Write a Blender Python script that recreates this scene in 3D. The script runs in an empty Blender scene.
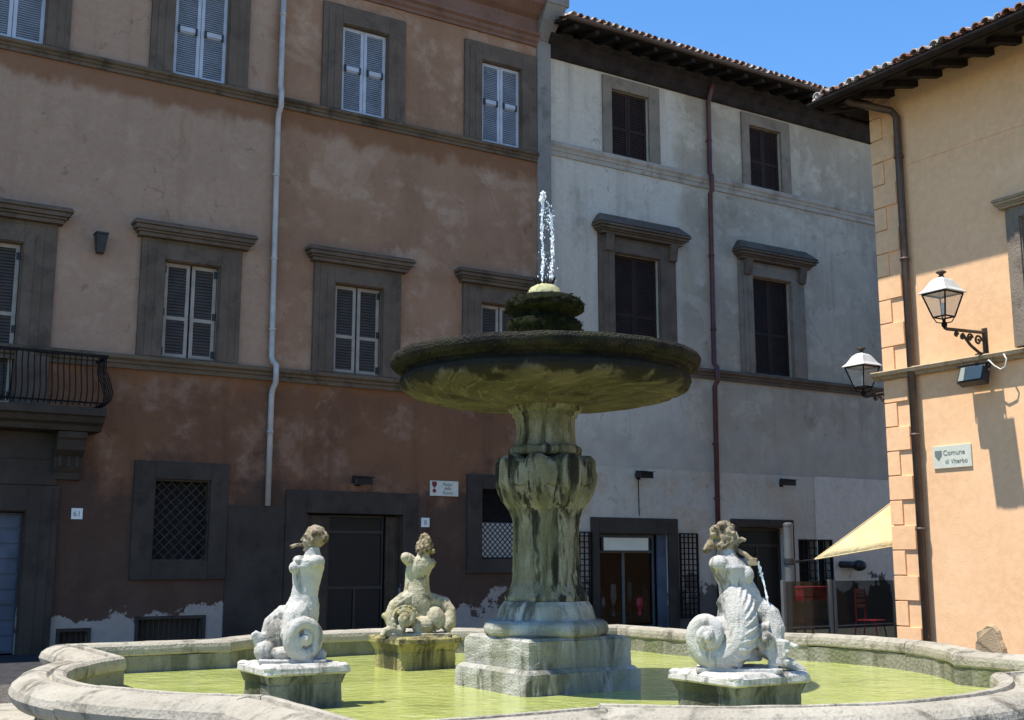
import bpy, bmesh, math, random
from mathutils import Vector, Matrix, noise as mnoise
R = math.radians
rnd = random.Random(7)
scene = bpy.context.scene
COL = scene.collection

# ------------------------------------------------------------------ materials
class NT:
    def __init__(s, name):
        s.m = bpy.data.materials.new(name); s.m.use_nodes = True
        s.t = s.m.node_tree; s.t.nodes.clear()
        s.out = s.t.nodes.new('ShaderNodeOutputMaterial')
        s.b = s.t.nodes.new('ShaderNodeBsdfPrincipled')
        s.t.links.new(s.b.outputs[0], s.out.inputs[0])
        s.co = s.t.nodes.new('ShaderNodeTexCoord').outputs['Object']
    def link(s, a, b): s.t.links.new(a, b)
    def vec(s, scale, loc=(0,0,0)):
        n = s.t.nodes.new('ShaderNodeMapping'); n.inputs['Scale'].default_value = scale
        n.inputs['Location'].default_value = loc
        s.link(s.co, n.inputs['Vector']); return n.outputs[0]
    def noise(s, scale, detail=6, rough=.55, vec=None, dist=0):
        n = s.t.nodes.new('ShaderNodeTexNoise'); n.inputs['Scale'].default_value = scale
        n.inputs['Detail'].default_value = detail; n.inputs['Roughness'].default_value = rough
        n.inputs['Distortion'].default_value = dist
        s.link(vec if vec is not None else s.co, n.inputs['Vector']); return n.outputs['Fac']
    def vor(s, scale, feature='F1', vec=None):
        n = s.t.nodes.new('ShaderNodeTexVoronoi'); n.inputs['Scale'].default_value = scale; n.feature = feature
        s.link(vec if vec is not None else s.co, n.inputs['Vector']); return n.outputs['Distance']
    def ramp(s, f, lo, hi):
        n = s.t.nodes.new('ShaderNodeMapRange'); n.interpolation_type = 'SMOOTHSTEP'
        n.inputs['From Min'].default_value = lo; n.inputs['From Max'].default_value = hi
        s.link(f, n.inputs['Value']); return n.outputs[0]
    def math(s, op, a, b=None):
        n = s.t.nodes.new('ShaderNodeMath'); n.operation = op
        for i, v in enumerate((a, b)):
            if v is None: continue
            if isinstance(v, (int, float)): n.inputs[i].default_value = v
            else: s.link(v, n.inputs[i])
        return n.outputs[0]
    def mix(s, f, a, b, mode='MIX'):
        n = s.t.nodes.new('ShaderNodeMix'); n.data_type = 'RGBA'; n.blend_type = mode
        for i, v in ((0, f), (6, a), (7, b)):
            if isinstance(v, (int, float)): n.inputs[i].default_value = v
            elif isinstance(v, tuple): n.inputs[i].default_value = (*v, 1)
            else: s.link(v, n.inputs[i])
        return n.outputs[2]
    def axis(s, k):
        n = s.t.nodes.new('ShaderNodeSeparateXYZ'); s.link(s.co, n.inputs[0]); return n.outputs[k]
    def bump(s, h, dist=.02, strength=1):
        n = s.t.nodes.new('ShaderNodeBump'); n.inputs['Distance'].default_value = dist
        n.inputs['Strength'].default_value = strength
        s.link(h, n.inputs['Height']); s.link(n.outputs[0], s.b.inputs['Normal'])
    def base(s, c, rough=.8, spec=.3, metal=0):
        if isinstance(c, tuple): s.b.inputs['Base Color'].default_value = (*c, 1)
        else: s.link(c, s.b.inputs['Base Color'])
        s.b.inputs['Roughness'].default_value = rough
        s.b.inputs['Specular IOR Level'].default_value = spec
        s.b.inputs['Metallic'].default_value = metal
        return s

def simple(name, c, rough=.6, spec=.4, metal=0, var=.25, scale=6, bump=0):
    n = NT(name)
    d = tuple(x*(1-var) for x in c); l = tuple(min(1, x*(1+var)) for x in c)
    n.base(n.mix(n.ramp(n.noise(scale), .3, .7), d, l), rough, spec, metal)
    if bump: n.bump(n.noise(scale*8), bump)
    return n.m

def plaster(name, c1, c2, c3, stain=None, stain_z=None, low=None, low_z=None, side=None, side_x=None, streak=.25, blotch=.5, stain_top=99, bumpk=.8, lower_tone=None, lower_tone_z=0):
    n = NT(name)
    c = n.mix(n.ramp(n.noise(.45, 7, .6, dist=.4), .36, .64), c1, c2)
    c = n.mix(n.ramp(n.noise(1.15, 8, .65, n.vec((1,1,1),(9,3,5))), .5, .68), c, c3)
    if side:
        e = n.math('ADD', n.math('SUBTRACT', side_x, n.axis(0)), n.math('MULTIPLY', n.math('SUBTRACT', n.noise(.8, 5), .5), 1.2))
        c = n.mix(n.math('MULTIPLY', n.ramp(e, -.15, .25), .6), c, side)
    # rain streaks and blotches
    st = n.ramp(n.noise(1, 6, .6, n.vec((2.6, 2.6, .16))), .5, .75)
    c = n.mix(n.math('MULTIPLY', st, streak), c, tuple(x*.45 for x in c1))
    bl = n.ramp(n.noise(.9, 9, .7, n.vec((1,1,.8),(3,7,1))), .56, .72)
    c = n.mix(n.math('MULTIPLY', bl, blotch), c, tuple(x*.6 for x in c2))
    sp = n.ramp(n.noise(7, 6, .7), .35, .7)
    c = n.mix(n.math('MULTIPLY', sp, .5), c, tuple(min(1, x*1.3) for x in c2))
    # re-plastered patches with crisp edges, and hairline cracks
    pt = n.ramp(n.noise(.62, 9, .62, n.vec((1,1,1.2),(5,8,6)), .6), .575, .59)
    c = n.mix(n.math('MULTIPLY', pt, .55*blotch+.05), c, c3)
    pd = n.ramp(n.noise(1.9, 9, .7, n.vec((1,1,1),(8,2,3)), .4), .635, .65)
    c = n.mix(n.math('MULTIPLY', pd, .8*blotch), c, tuple(x*.5 for x in c1))
    nv = n.t.nodes.new('ShaderNodeVectorMath'); nv.operation = 'MULTIPLY_ADD'
    nn = n.t.nodes.new('ShaderNodeTexNoise'); nn.inputs['Scale'].default_value = 1.7; nn.inputs['Detail'].default_value = 6; n.link(n.co, nn.inputs['Vector'])
    n.link(nn.outputs['Color'], nv.inputs[0]); nv.inputs[1].default_value = (1.1,1.1,1.1); n.link(n.co, nv.inputs[2])
    ck = n.math('MULTIPLY', n.ramp(n.vor(.42, 'DISTANCE_TO_EDGE', nv.outputs[0]), .006, .001), n.ramp(n.noise(.5, 3), .5, .6))
    c = n.mix(n.math('MULTIPLY', ck, .4*min(1, blotch*2)), c, tuple(x*.3 for x in c1))
    if lower_tone:  # darker tone over the lower wall, with a ragged upper edge
        e = n.math('ADD', n.math('SUBTRACT', lower_tone_z, n.axis(2)), n.math('MULTIPLY', n.math('SUBTRACT', n.noise(.55, 8, .65, n.vec((1,1,1),(1,9,2))), .5), 4.5))
        c = n.mix(n.math('MULTIPLY', n.ramp(e, -.1, .5), .8), c, n.mix(n.noise(2.2, 6), lower_tone, tuple(x*1.8 for x in lower_tone)))
    if stain:
        e = n.math('ADD', n.math('SUBTRACT', n.axis(2), stain_z), n.math('MULTIPLY', n.math('SUBTRACT', n.noise(1.3, 7, .6, n.vec((1,1,.5))), .5), 1.3))
        c = n.mix(n.math('MULTIPLY', n.math('MULTIPLY', n.ramp(e, 0, .3), n.math('LESS_THAN', n.axis(2), stain_top)), .75), c, stain)
    if low:
        e = n.math('ADD', n.math('SUBTRACT', low_z, n.axis(2)), n.math('MULTIPLY', n.math('SUBTRACT', n.noise(1.1, 8, .65, n.vec((1,1,1),(2,2,2))), .5), 3.4))
        c = n.mix(n.ramp(e, 0, .08), c, n.mix(n.noise(5, 8, .7), low, tuple(x*.55 for x in low)))
    n.base(c, .92, .15)
    h = n.math('ADD', n.noise(26, 6, .6), n.math('MULTIPLY', n.noise(2.5, 6), 3))
    n.bump(h, .012, bumpk)
    return n.m

def stone(name, c1, c2, dark, dk=.5, lo=.5, hi=.66, scale=2, moss=None, rough=.9, bump=.015, vertical=False, spec=.2, drip=None, swirl=False):
    n = NT(name)
    c = n.mix(n.ramp(n.noise(scale, 8, .62), .35, .65), c1, c2)
    v = n.vec((scale*1.6, scale*1.6, scale*(.25 if vertical else 1.4)), (4, 1, 8))
    c = n.mix(n.math('MULTIPLY', n.ramp(n.noise(1, 9, .68, v, .3), lo, hi), dk), c, dark)
    if moss:
        v2 = n.vec((scale*1.1, scale*1.1, scale*(.35 if vertical else 1)), (1, 6, 2))
        c = n.mix(n.math('MULTIPLY', n.ramp(n.noise(1, 8, .6, v2), .46, .64), .85), c, moss)
    c = n.mix(n.math('MULTIPLY', n.ramp(n.noise(scale*16, 4, .7), .56, .7), dk*.6), c, dark)
    if swirl:     # limescale and algae streaks following the S-curved carving of the underside
        ang = n.math('ARCTAN2', n.axis(1), n.axis(0))
        rad = n.math('SQRT', n.math('ADD', n.math('MULTIPLY', n.axis(0), n.axis(0)), n.math('MULTIPLY', n.axis(1), n.axis(1))))
        tw = n.math('ADD', n.math('MULTIPLY', ang, 3.0), n.math('MULTIPLY', n.math('SINE', n.math('MULTIPLY', rad, 2.4)), 1.6))
        cv = n.t.nodes.new('ShaderNodeCombineXYZ'); n.link(tw, cv.inputs[0]); n.link(n.math('MULTIPLY', rad, 1.1), cv.inputs[1])
        f1 = n.noise(1.5, 7, .6, cv.outputs[0], .1)
        ln = n.ramp(n.math('ABSOLUTE', n.math('SUBTRACT', f1, .53)), .022, .004)
        c = n.mix(n.math('MULTIPLY', ln, .4), c, (.22,.2,.13))
        c = n.mix(n.math('MULTIPLY', n.ramp(f1, .5, .75), .3), c, (.17,.15,.095))
        c = n.mix(n.math('MULTIPLY', n.ramp(f1, .44, .3), .5), c, dark)
    if drip:      # black water stain running down from the lip, ragged edge
        v3 = n.vec((3.2, 3.2, .35), (2, 2, 2))
        e = n.math('ADD', n.axis(2), n.math('MULTIPLY', n.math('SUBTRACT', n.noise(1, 7, .65, v3), .5), .55))
        c = n.mix(n.math('MULTIPLY', n.ramp(e, drip[0]+.12, drip[1]-.08), .92), c, dark)
    n.base(c, rough, spec)
    n.bump(n.math('ADD', n.noise(scale*14, 8, .65), n.math('MULTIPLY', n.vor(scale*18), .6)), bump, .9)
    return n.m

M = {}
M['tan'] = plaster('tan_plaster', (.335,.192,.118), (.25,.138,.083), (.42,.28,.19), stain=(.19,.08,.034), stain_z=10.55, stain_top=11.2,
                   side=(.42,.30,.225), side_x=-.2)
M['rust'] = plaster('rust_plaster', (.205,.097,.051), (.15,.072,.041), (.28,.165,.108), stain=(.21,.088,.036), stain_z=4.95, low=(.46,.38,.32), low_z=.7, streak=.5, blotch=.6, lower_tone=(.047,.03,.023), lower_tone_z=3.4)
M['grey'] = plaster('grey_plaster', (.46,.385,.295), (.34,.28,.21), (.55,.47,.37), side=(.66,.59,.50), side_x=11.0, lower_tone=(.31,.268,.22), lower_tone_z=5.0, streak=.5, blotch=.6)
M['greylow'] = plaster('pale_plaster', (.56,.495,.405), (.47,.41,.335), (.46,.345,.235), low=(.19,.165,.14), low_z=.9, streak=.3)
M['panel'] = plaster('panel_plaster', (.62,.55,.465), (.59,.52,.44), (.57,.50,.42), low=(.12,.107,.096), low_z=1.0, streak=.14, blotch=.15)
M['orange'] = plaster('orange_plaster', (.82,.505,.28), (.77,.465,.255), (.84,.535,.31), low=(.6,.5,.38), low_z=-.9, streak=.05, blotch=.05, bumpk=.22)
M['peperino'] = stone('grey_window_stone', (.108,.078,.058), (.145,.107,.08), (.05,.038,.029), scale=1.3, bump=.008)
M['darkstone'] = stone('dark_door_stone', (.048,.037,.029), (.066,.051,.04), (.022,.018,.015), scale=1.3, bump=.008)
M['paleframe'] = stone('taupe_window_stone', (.2,.16,.122), (.25,.202,.155), (.09,.072,.056), scale=1.5, bump=.008)
M['string'] = stone('string_course_stone', (.118,.082,.052), (.155,.11,.074), (.042,.032,.023), dk=.75, scale=1.1, bump=.01)
M['gstring'] = stone('pale_string_stone', (.34,.285,.225), (.4,.34,.275), (.17,.125,.085), dk=.6, scale=1.1, bump=.01)
M['strip'] = stone('grey_corner_stone', (.21,.19,.168), (.26,.235,.21), (.1,.088,.076), dk=.6, scale=1.1, bump=.01)
M['ostring'] = stone('sandy_string_stone', (.33,.245,.15), (.4,.3,.19), (.12,.095,.065), dk=.6, scale=2, bump=.01)
M['cornice'] = stone('red_cornice', (.175,.092,.063), (.21,.118,.085), (.085,.05,.036), scale=1.2, bump=.006)
M['rim'] = stone('weathered_rim_stone', (.31,.275,.215), (.39,.35,.28), (.085,.075,.058), dk=.85, lo=.5, hi=.68, scale=1.9, bump=.01)
M['basin'] = stone('damp_basin_stone', (.235,.22,.17), (.32,.3,.245), (.07,.072,.04), dk=.7, lo=.48, hi=.64, scale=1.3, vertical=True, moss=(.14,.15,.075))
M['bowl'] = stone('mossy_bowl_stone', (.108,.092,.06), (.075,.064,.042), (.015,.013,.009), dk=.7, lo=.5, hi=.66, scale=1.3, moss=(.055,.049,.027), vertical=False, bump=.01, spec=.15, rough=.85, swirl=True, drip=(3.2, 3.46))
M['bowlrim'] = stone('wet_black_rim', (.036,.03,.018), (.025,.021,.013), (.008,.007,.006), dk=.95, lo=.38, hi=.6, scale=2.5, moss=(.028,.03,.011), bump=.035, spec=.2, rough=.8)
M['bal'] = stone('mossy_baluster_stone', (.38,.345,.255), (.27,.245,.165), (.024,.021,.015), dk=.96, lo=.46, hi=.56, scale=4.2, moss=(.18,.17,.095), vertical=True, bump=.03)
M['ped'] = stone('grey_pedestal_stone', (.35,.335,.29), (.42,.405,.355), (.065,.062,.05), dk=.9, lo=.48, hi=.62, scale=2.6, moss=(.22,.215,.155), bump=.01, vertical=True)
M['marble'] = stone('weathered_white_marble', (.42,.395,.35), (.50,.48,.44), (.10,.086,.066), dk=.75, lo=.51, hi=.63, scale=4.5, bump=.006, vertical=True)
M['marble2'] = stone('yellowed_marble', (.43,.38,.27), (.5,.46,.35), (.11,.095,.05), dk=.85, lo=.48, hi=.64, scale=4.4, moss=(.32,.27,.13), bump=.01)
M['headstone'] = stone('lichen_head_stone', (.33,.255,.155), (.4,.33,.23), (.075,.058,.034), dk=.9, lo=.44, hi=.6, scale=8, bump=.01)
M['plinth'] = stone('dark_plinth_stone', (.18,.175,.15), (.235,.228,.2), (.03,.03,.02), dk=.9, lo=.44, hi=.6, scale=2.8, moss=(.07,.073,.04), vertical=True, bump=.012)  # darker stone tone for the plinth bodies, mottled with moss
M['goldplinth'] = stone('yellow_stained_stone', (.36,.31,.125), (.27,.23,.09), (.04,.036,.017), dk=.9, lo=.43, hi=.58, scale=2.6, vertical=True, bump=.012, spec=.4, rough=.6)
M['moss'] = simple('moss', (.012,.014,.005), .95, .1, var=.6, scale=18, bump=.02)
M['nozzle'] = stone('limescale_stone', (.5,.47,.27), (.42,.4,.2), (.12,.13,.05), dk=.6, scale=7, bump=.01)
M['blueshut'] = simple('pale_blue_shutter_paint', (.42,.44,.49), .55, .4, var=.1, scale=3)
M['blueslat'] = simple('blue_grey_slat_paint', (.25,.265,.30), .6, .3, var=.12, scale=3)
M['greyshut'] = simple('grey_shutter_paint', (.31,.265,.225), .6, .3, var=.15, scale=3)
M['greyslat'] = simple('grey_slat_paint', (.065,.052,.044), .6, .3, var=.15, scale=3)
M['brownshut'] = simple('dark_brown_shutter_paint', (.026,.014,.011), .8, .3, var=.2, scale=3)
M['bluedoor'] = simple('blue_grey_door_paint', (.085,.095,.125), .6, .3, var=.25, scale=2)
M['browndoor'] = simple('brown_door_wood', (.05,.034,.022), .6, .3, var=.3, scale=4)
M['iron'] = simple('black_iron', (.012,.011,.011), .7, .12, var=.3, scale=9)
M['rustiron'] = simple('brown_iron', (.045,.032,.022), .55, .4, var=.4, scale=9)
M['whitepipe'] = simple('grey_white_pipe', (.44,.40,.365), .5, .4, var=.12, scale=4)
M['redpipe'] = simple('oxide_red_pipe', (.09,.03,.028), .5, .4, var=.2, scale=4)
M['brownpipe'] = simple('brown_copper_pipe', (.09,.058,.042), .5, .4, var=.2, scale=4)
M['wood'] = simple('dark_eave_wood', (.024,.018,.016), .8, .2, var=.4, scale=3, bump=.004)
M['tile'] = None
M['asphalt'] = simple('dark_asphalt', (.035,.034,.036), .85, .2, var=.3, scale=5, bump=.004)
M['dark'] = simple('dark_interior', (.02,.018,.017), .8, .2)
M['steel'] = simple('grey_steel', (.12,.122,.12), .5, .4, metal=.2, var=.12, scale=3)
M['white'] = simple('white_enamel', (.74,.74,.70), .4, .5, var=.06, scale=4)
M['signw'] = simple('sign_enamel', (.6,.6,.5), .4, .5, var=.06, scale=6)
M['ink'] = simple('grey_green_lettering', (.17,.2,.18), .6, .3, var=.1)
M['redink'] = simple('dark_red_emblem', (.19,.03,.035), .6, .3, var=.1)
M['cream'] = simple('cream_sign_board', (.72,.68,.53), .5, .4, var=.06, scale=3)
M['red'] = simple('red_lacquer', (.30,.02,.03), .45, .4, var=.15)
M['black'] = simple('black_plastic', (.02,.02,.021), .5, .4)
M['cable'] = simple('white_cable', (.72,.68,.6), .5, .3, var=.1)
M['zinc'] = simple('bright_zinc', (.56,.55,.53), .35, .5, metal=.0, var=.08)

n = NT('clay_tile')
v = n.noise(4.3, 3, .6)
c = n.mix(n.ramp(v, .35, .65), (.24,.10,.06), (.36,.2,.13))
c = n.mix(n.ramp(n.noise(3.6, 8, .7, n.vec((1,1,1),(3,3,3))), .45, .58), c, (.55,.5,.44))
c = n.mix(n.ramp(n.noise(9, 8, .7), .55, .68), c, (.09,.075,.06))
n.base(c, .85, .2); n.bump(n.noise(40), .01); M['tile'] = n.m

def glass(name, col, rough=.05, alpha=None, trans=1.0):
    n = NT(name); n.base(col, rough, .5)
    n.b.inputs['Transmission Weight'].default_value = trans
    n.b.inputs['IOR'].default_value = 1.45
    return n.m
n = NT('thin_glass')      # thin pane: mostly clear, a little grey, mirror-like film
tr = n.t.nodes.new('ShaderNodeBsdfTransparent'); tr.inputs[0].default_value = (.5,.53,.53,1)
gl = n.t.nodes.new('ShaderNodeBsdfGlossy'); gl.inputs['Roughness'].default_value = .04
mx = n.t.nodes.new('ShaderNodeMixShader'); mx.inputs[0].default_value = .025
n.link(tr.outputs[0], mx.inputs[1]); n.link(gl.outputs[0], mx.inputs[2]); n.link(mx.outputs[0], n.out.inputs[0])
M['pane'] = n.m
n = NT('dusty_lantern_glass'); n.base((.72,.66,.56), .35, .5); n.b.inputs['Transmission Weight'].default_value = .0; n.b.inputs['Alpha'].default_value = .34
M['lampglass'] = n.m
n = NT('dark_shop_glass'); n.base((.016,.017,.017), .4, .15); M['shopglass'] = n.m
n = NT('floodlight_glass'); n.base((.26,.28,.24), .15, .6); M['floodglass'] = n.m

n = NT('jet_water'); n.base((.93,.95,.96), .25, .6); M['jet'] = n.m

n = NT('algae_water')
c = n.mix(n.ramp(n.noise(.8, 6, .6), .35, .65), (.35,.385,.10), (.43,.46,.14))
c = n.mix(n.math('MULTIPLY', n.ramp(n.noise(1.3, 7, .65, n.vec((1,1,1),(4,4,4)), .8), .5, .68), .55), c, (.22,.255,.065))
c = n.mix(n.ramp(n.noise(5, 6, .7, dist=.6), .5, .72), c, (.48,.51,.21))
n.base(c, .06, .5)
n.b.inputs['IOR'].default_value = 1.33
n.bump(n.math('ADD', n.noise(4.5, 5, .55, n.vec((1,1,1)), .9), n.math('MULTIPLY', n.noise(17, 4, .6, None, 1.2), .2)), .03, .8)
M['water'] = n.m

n = NT('yellow_sailcloth'); c = n.mix(n.ramp(n.noise(3), .3, .7), (.58,.46,.235), (.64,.52,.285)); n.base(c, .8, .15)
n.bump(n.noise(9, 4), .02); M['sail'] = n.m

n = NT('stone_paving')
vv = n.vor(9, 'DISTANCE_TO_EDGE')
c = n.mix(n.ramp(n.noise(9, 2), .3, .7), (.085,.075,.062), (.125,.112,.095))
c = n.mix(n.ramp(vv, .0, .05), (.04,.036,.03), c)
n.base(c, .75, .3); n.bump(n.ramp(vv, 0, .09), .02); M['paving'] = n.m

# ------------------------------------------------------------------ mesh builder
class MB:
    def __init__(s): s.v = []; s.f = []; s.mi = []; s.cur = 0
    def add(s, vs, fs, mi=None):
        o = len(s.v); s.v += [tuple(p) for p in vs]
        s.f += [tuple(i+o for i in f) for f in fs]; s.mi += [s.cur if mi is None else mi]*len(fs)
    def box(s, x0, x1, y0, y1, z0, z1, mi=None):
        if x0 > x1: x0, x1 = x1, x0
        if y0 > y1: y0, y1 = y1, y0
        if z0 > z1: z0, z1 = z1, z0
        s.hexa([(x0,y0,z0),(x1,y0,z0),(x1,y1,z0),(x0,y1,z0),(x0,y0,z1),(x1,y0,z1),(x1,y1,z1),(x0,y1,z1)], mi)
    def hexa(s, v, mi=None):
        s.add(v, [(3,2,1,0),(4,5,6,7),(0,1,5,4),(1,2,6,5),(2,3,7,6),(3,0,4,7)], mi)
    def extrude_x(s, prof, x0, x1, mi=None, caps=True):   # prof: (y, z) list, closed
        k = len(prof)
        vs = [(x0, y, z) for y, z in prof] + [(x1, y, z) for y, z in prof]
        fs = [(i, (i+1) % k, (i+1) % k + k, i+k) for i in range(k)]
        if caps: fs += [tuple(range(k))[::-1], tuple(range(k, 2*k))]
        s.add(vs, fs, mi)
    def tube(s, pts, rad, n=8, mi=None, caps=True, flat=1.0):
        pts = [Vector(p) for p in pts]
        if isinstance(rad, (int, float)): rad = [rad]*len(pts)
        vs = []; fs = []; up = None
        for i, p in enumerate(pts):
            a = pts[max(i-1, 0)]; b = pts[min(i+1, len(pts)-1)]
            d = (b-a).normalized() if (b-a).length > 1e-9 else Vector((0,0,1))
            if up is None:
                up = d.orthogonal().normalized()
            up = (up - d*up.dot(d)).normalized(); sd = d.cross(up)
            for k in range(n):
                t = 2*math.pi*k/n
                vs.append(p + up*(math.cos(t)*rad[i]) + sd*(math.sin(t)*rad[i]*flat))
        for i in range(len(pts)-1):
            for k in range(n):
                fs.append((i*n+k, i*n+(k+1) % n, (i+1)*n+(k+1) % n, (i+1)*n+k))
        if caps: fs += [tuple(range(n))[::-1], tuple(range((len(pts)-1)*n, len(pts)*n))]
        s.add(vs, fs, mi)
    def lathe(s, prof, n=48, fn=None, mi=None, c=(0,0)):
        vs = []; fs = []; k = len(prof)
        for r, z in prof:
            for j in range(n):
                t = 2*math.pi*j/n; rr, zz = (r, z) if fn is None else fn(r, z, t)
                vs.append((c[0]+rr*math.cos(t), c[1]+rr*math.sin(t), zz))
        for i in range(k-1):
            for j in range(n):
                fs.append((i*n+j, i*n+(j+1) % n, (i+1)*n+(j+1) % n, (i+1)*n+j))
        fs += [tuple(range(n))[::-1], tuple(range((k-1)*n, k*n))]
        s.add(vs, fs, mi)
    def ell(s, c, r, n=14, m=9, mi=None, rot=None):
        vs = []; fs = []; c = Vector(c)
        if isinstance(r, (int, float)): r = (r, r, r)
        vs.append(Vector((0,0,-r[2])))
        for i in range(1, m):
            ph = -math.pi/2 + math.pi*i/m
            for j in range(n):
                t = 2*math.pi*j/n
                vs.append(Vector((r[0]*math.cos(ph)*math.cos(t), r[1]*math.cos(ph)*math.sin(t), r[2]*math.sin(ph))))
        vs.append(Vector((0,0,r[2])))
        if rot is not None: vs = [rot @ v for v in vs]
        vs = [v+c for v in vs]
        for j in range(n): fs.append((0, 1+(j+1) % n, 1+j))
        for i in range(m-2):
            for j in range(n):
                a = 1+i*n+j; b = 1+i*n+(j+1) % n
                fs.append((a, b, b+n, a+n))
        L = len(vs)-1
        for j in range(n): fs.append((L, 1+(m-2)*n+j, 1+(m-2)*n+(j+1) % n))
        s.add(vs, fs, mi)
    def frame(s, x0, x1, z0, z1, w, y0, y1, mi=None, bottom=True):
        s.box(x0, x0+w, y0, y1, z0, z1, mi); s.box(x1-w, x1, y0, y1, z0, z1, mi)
        s.box(x0+w, x1-w, y0, y1, z1-w, z1, mi)
        if bottom: s.box(x0+w, x1-w, y0, y1, z0, z0+w, mi)
    def build(s, name, mats, parent=None, smooth=False, bevel=0, loc=None):
        me = bpy.data.meshes.new(name); me.from_pydata([tuple(v) for v in s.v], [], s.f)
        if not isinstance(mats, (list, tuple)): mats = [mats]
        for m in mats: me.materials.append(m)
        me.polygons.foreach_set('material_index', s.mi)
        bm = bmesh.new(); bm.from_mesh(me); bmesh.ops.recalc_face_normals(bm, faces=bm.faces); bm.to_mesh(me); bm.free()
        if smooth: me.polygons.foreach_set('use_smooth', [True]*len(me.polygons))
        me.update()
        o = bpy.data.objects.new(name, me); COL.objects.link(o)
        if parent: o.parent = parent
        if loc: o.location = loc
        if bevel:
            b = o.modifiers.new('edge', 'BEVEL'); b.width = bevel; b.segments = 2; b.limit_method = 'ANGLE'
        return o

def thing(name, label, cat, loc=(0,0,0), rz=0, group=None):
    o = bpy.data.objects.new(name, None); COL.objects.link(o); o.empty_display_size = .2
    o.location = loc; o.rotation_euler = (0, 0, rz); tag(o, label, cat, group); return o
def tag(o, label=None, cat=None, group=None, kind=None):
    if label: o['label'] = label
    if cat: o['category'] = cat
    if group: o['group'] = group
    if kind: o['kind'] = kind
    return o
def plabel(o, label): o['label'] = label; return o

def baked(mb, voxel, name, mat, parent, smooth_it=3, disp=.008, dscale=.06, disp2=0):
    """one continuous skin over overlapping shapes: voxel remesh, smoothed, weathered"""
    o = mb.build('carving', mat, None)
    m = o.modifiers.new('r', 'REMESH'); m.mode = 'VOXEL'; m.voxel_size = voxel
    m = o.modifiers.new('s', 'SMOOTH'); m.iterations = smooth_it; m.factor = .5
    dg = bpy.context.evaluated_depsgraph_get()
    me = bpy.data.meshes.new_from_object(o.evaluated_get(dg))
    P_ = [v.co.copy() for v in me.vertices]; N_ = [v.normal.copy() for v in me.vertices]; flat = []
    for p, nn in zip(P_, N_):
        flat.extend(p + nn*(disp*mnoise.fractal(p/dscale, .9, 2.1, 4) + disp2*mnoise.noise(p/.22)))
    me.vertices.foreach_set('co', flat)
    me.polygons.foreach_set('use_smooth', [True]*len(me.polygons)); me.update()
    bpy.data.objects.remove(o)
    q = bpy.data.objects.new(name, me); COL.objects.link(q)
    me.materials.clear(); me.materials.append(mat)
    if parent: q.parent = parent
    return q

def text_mesh(txt, size, mat, parent, x, y, z, name='lettering', align='LEFT', rx=90):
    cu = bpy.data.curves.new('t', 'FONT'); cu.body = txt; cu.size = size; cu.align_x = align; cu.extrude = .0015
    o = bpy.data.objects.new('t', cu); COL.objects.link(o)
    dg = bpy.context.evaluated_depsgraph_get()
    me = bpy.data.meshes.new_from_object(o.evaluated_get(dg)); bpy.data.objects.remove(o)
    me.materials.clear(); me.materials.append(mat)
    q = bpy.data.objects.new(name, me); COL.objects.link(q); q.parent = parent
    q.location = (x, y, z); q.rotation_euler = (R(rx), 0, 0); return q

# ------------------------------------------------------------------ facade helpers (x along wall, y into wall, z up)
AR = math.atan2(.53, .848)            # bearing of the long facades
PA = (-4.83, 23.6, 0)
PB = (7.09, 21.83, 0); BR = math.atan2(-.848, .53)

def wall_front(mb, x0, x1, z0, z1, holes, y=0, depth=.35, mi=0):
    xs = sorted({x0, x1, *[h[0] for h in holes], *[h[1] for h in holes]})
    zs = sorted({z0, z1, *[h[2] for h in holes], *[h[3] for h in holes]})
    xs = [x for x in xs if x0 <= x <= x1]; zs = [z for z in zs if z0 <= z <= z1]
    for i in range(len(xs)-1):
        for j in range(len(zs)-1):
            cx = (xs[i]+xs[i+1])/2; cz = (zs[j]+zs[j+1])/2
            if any(h[0] < cx < h[1] and h[2] < cz < h[3] for h in holes): continue
            mb.add([(xs[i],y,zs[j]),(xs[i+1],y,zs[j]),(xs[i+1],y,zs[j+1]),(xs[i],y,zs[j+1])], [(0,1,2,3)], mi)
    for a, b, c, d in holes:
        c = max(c, z0); d = min(d, z1); e = y+depth
        mb.add([(a,y,c),(a,e,c),(a,e,d),(a,y,d)], [(0,1,2,3)], mi); mb.add([(b,y,c),(b,e,c),(b,e,d),(b,y,d)], [(0,1,2,3)], mi)
        mb.add([(a,y,d),(b,y,d),(b,e,d),(a,e,d)], [(0,1,2,3)], mi); mb.add([(a,y,c),(b,y,c),(b,e,c),(a,e,c)], [(0,1,2,3)], mi)

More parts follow.
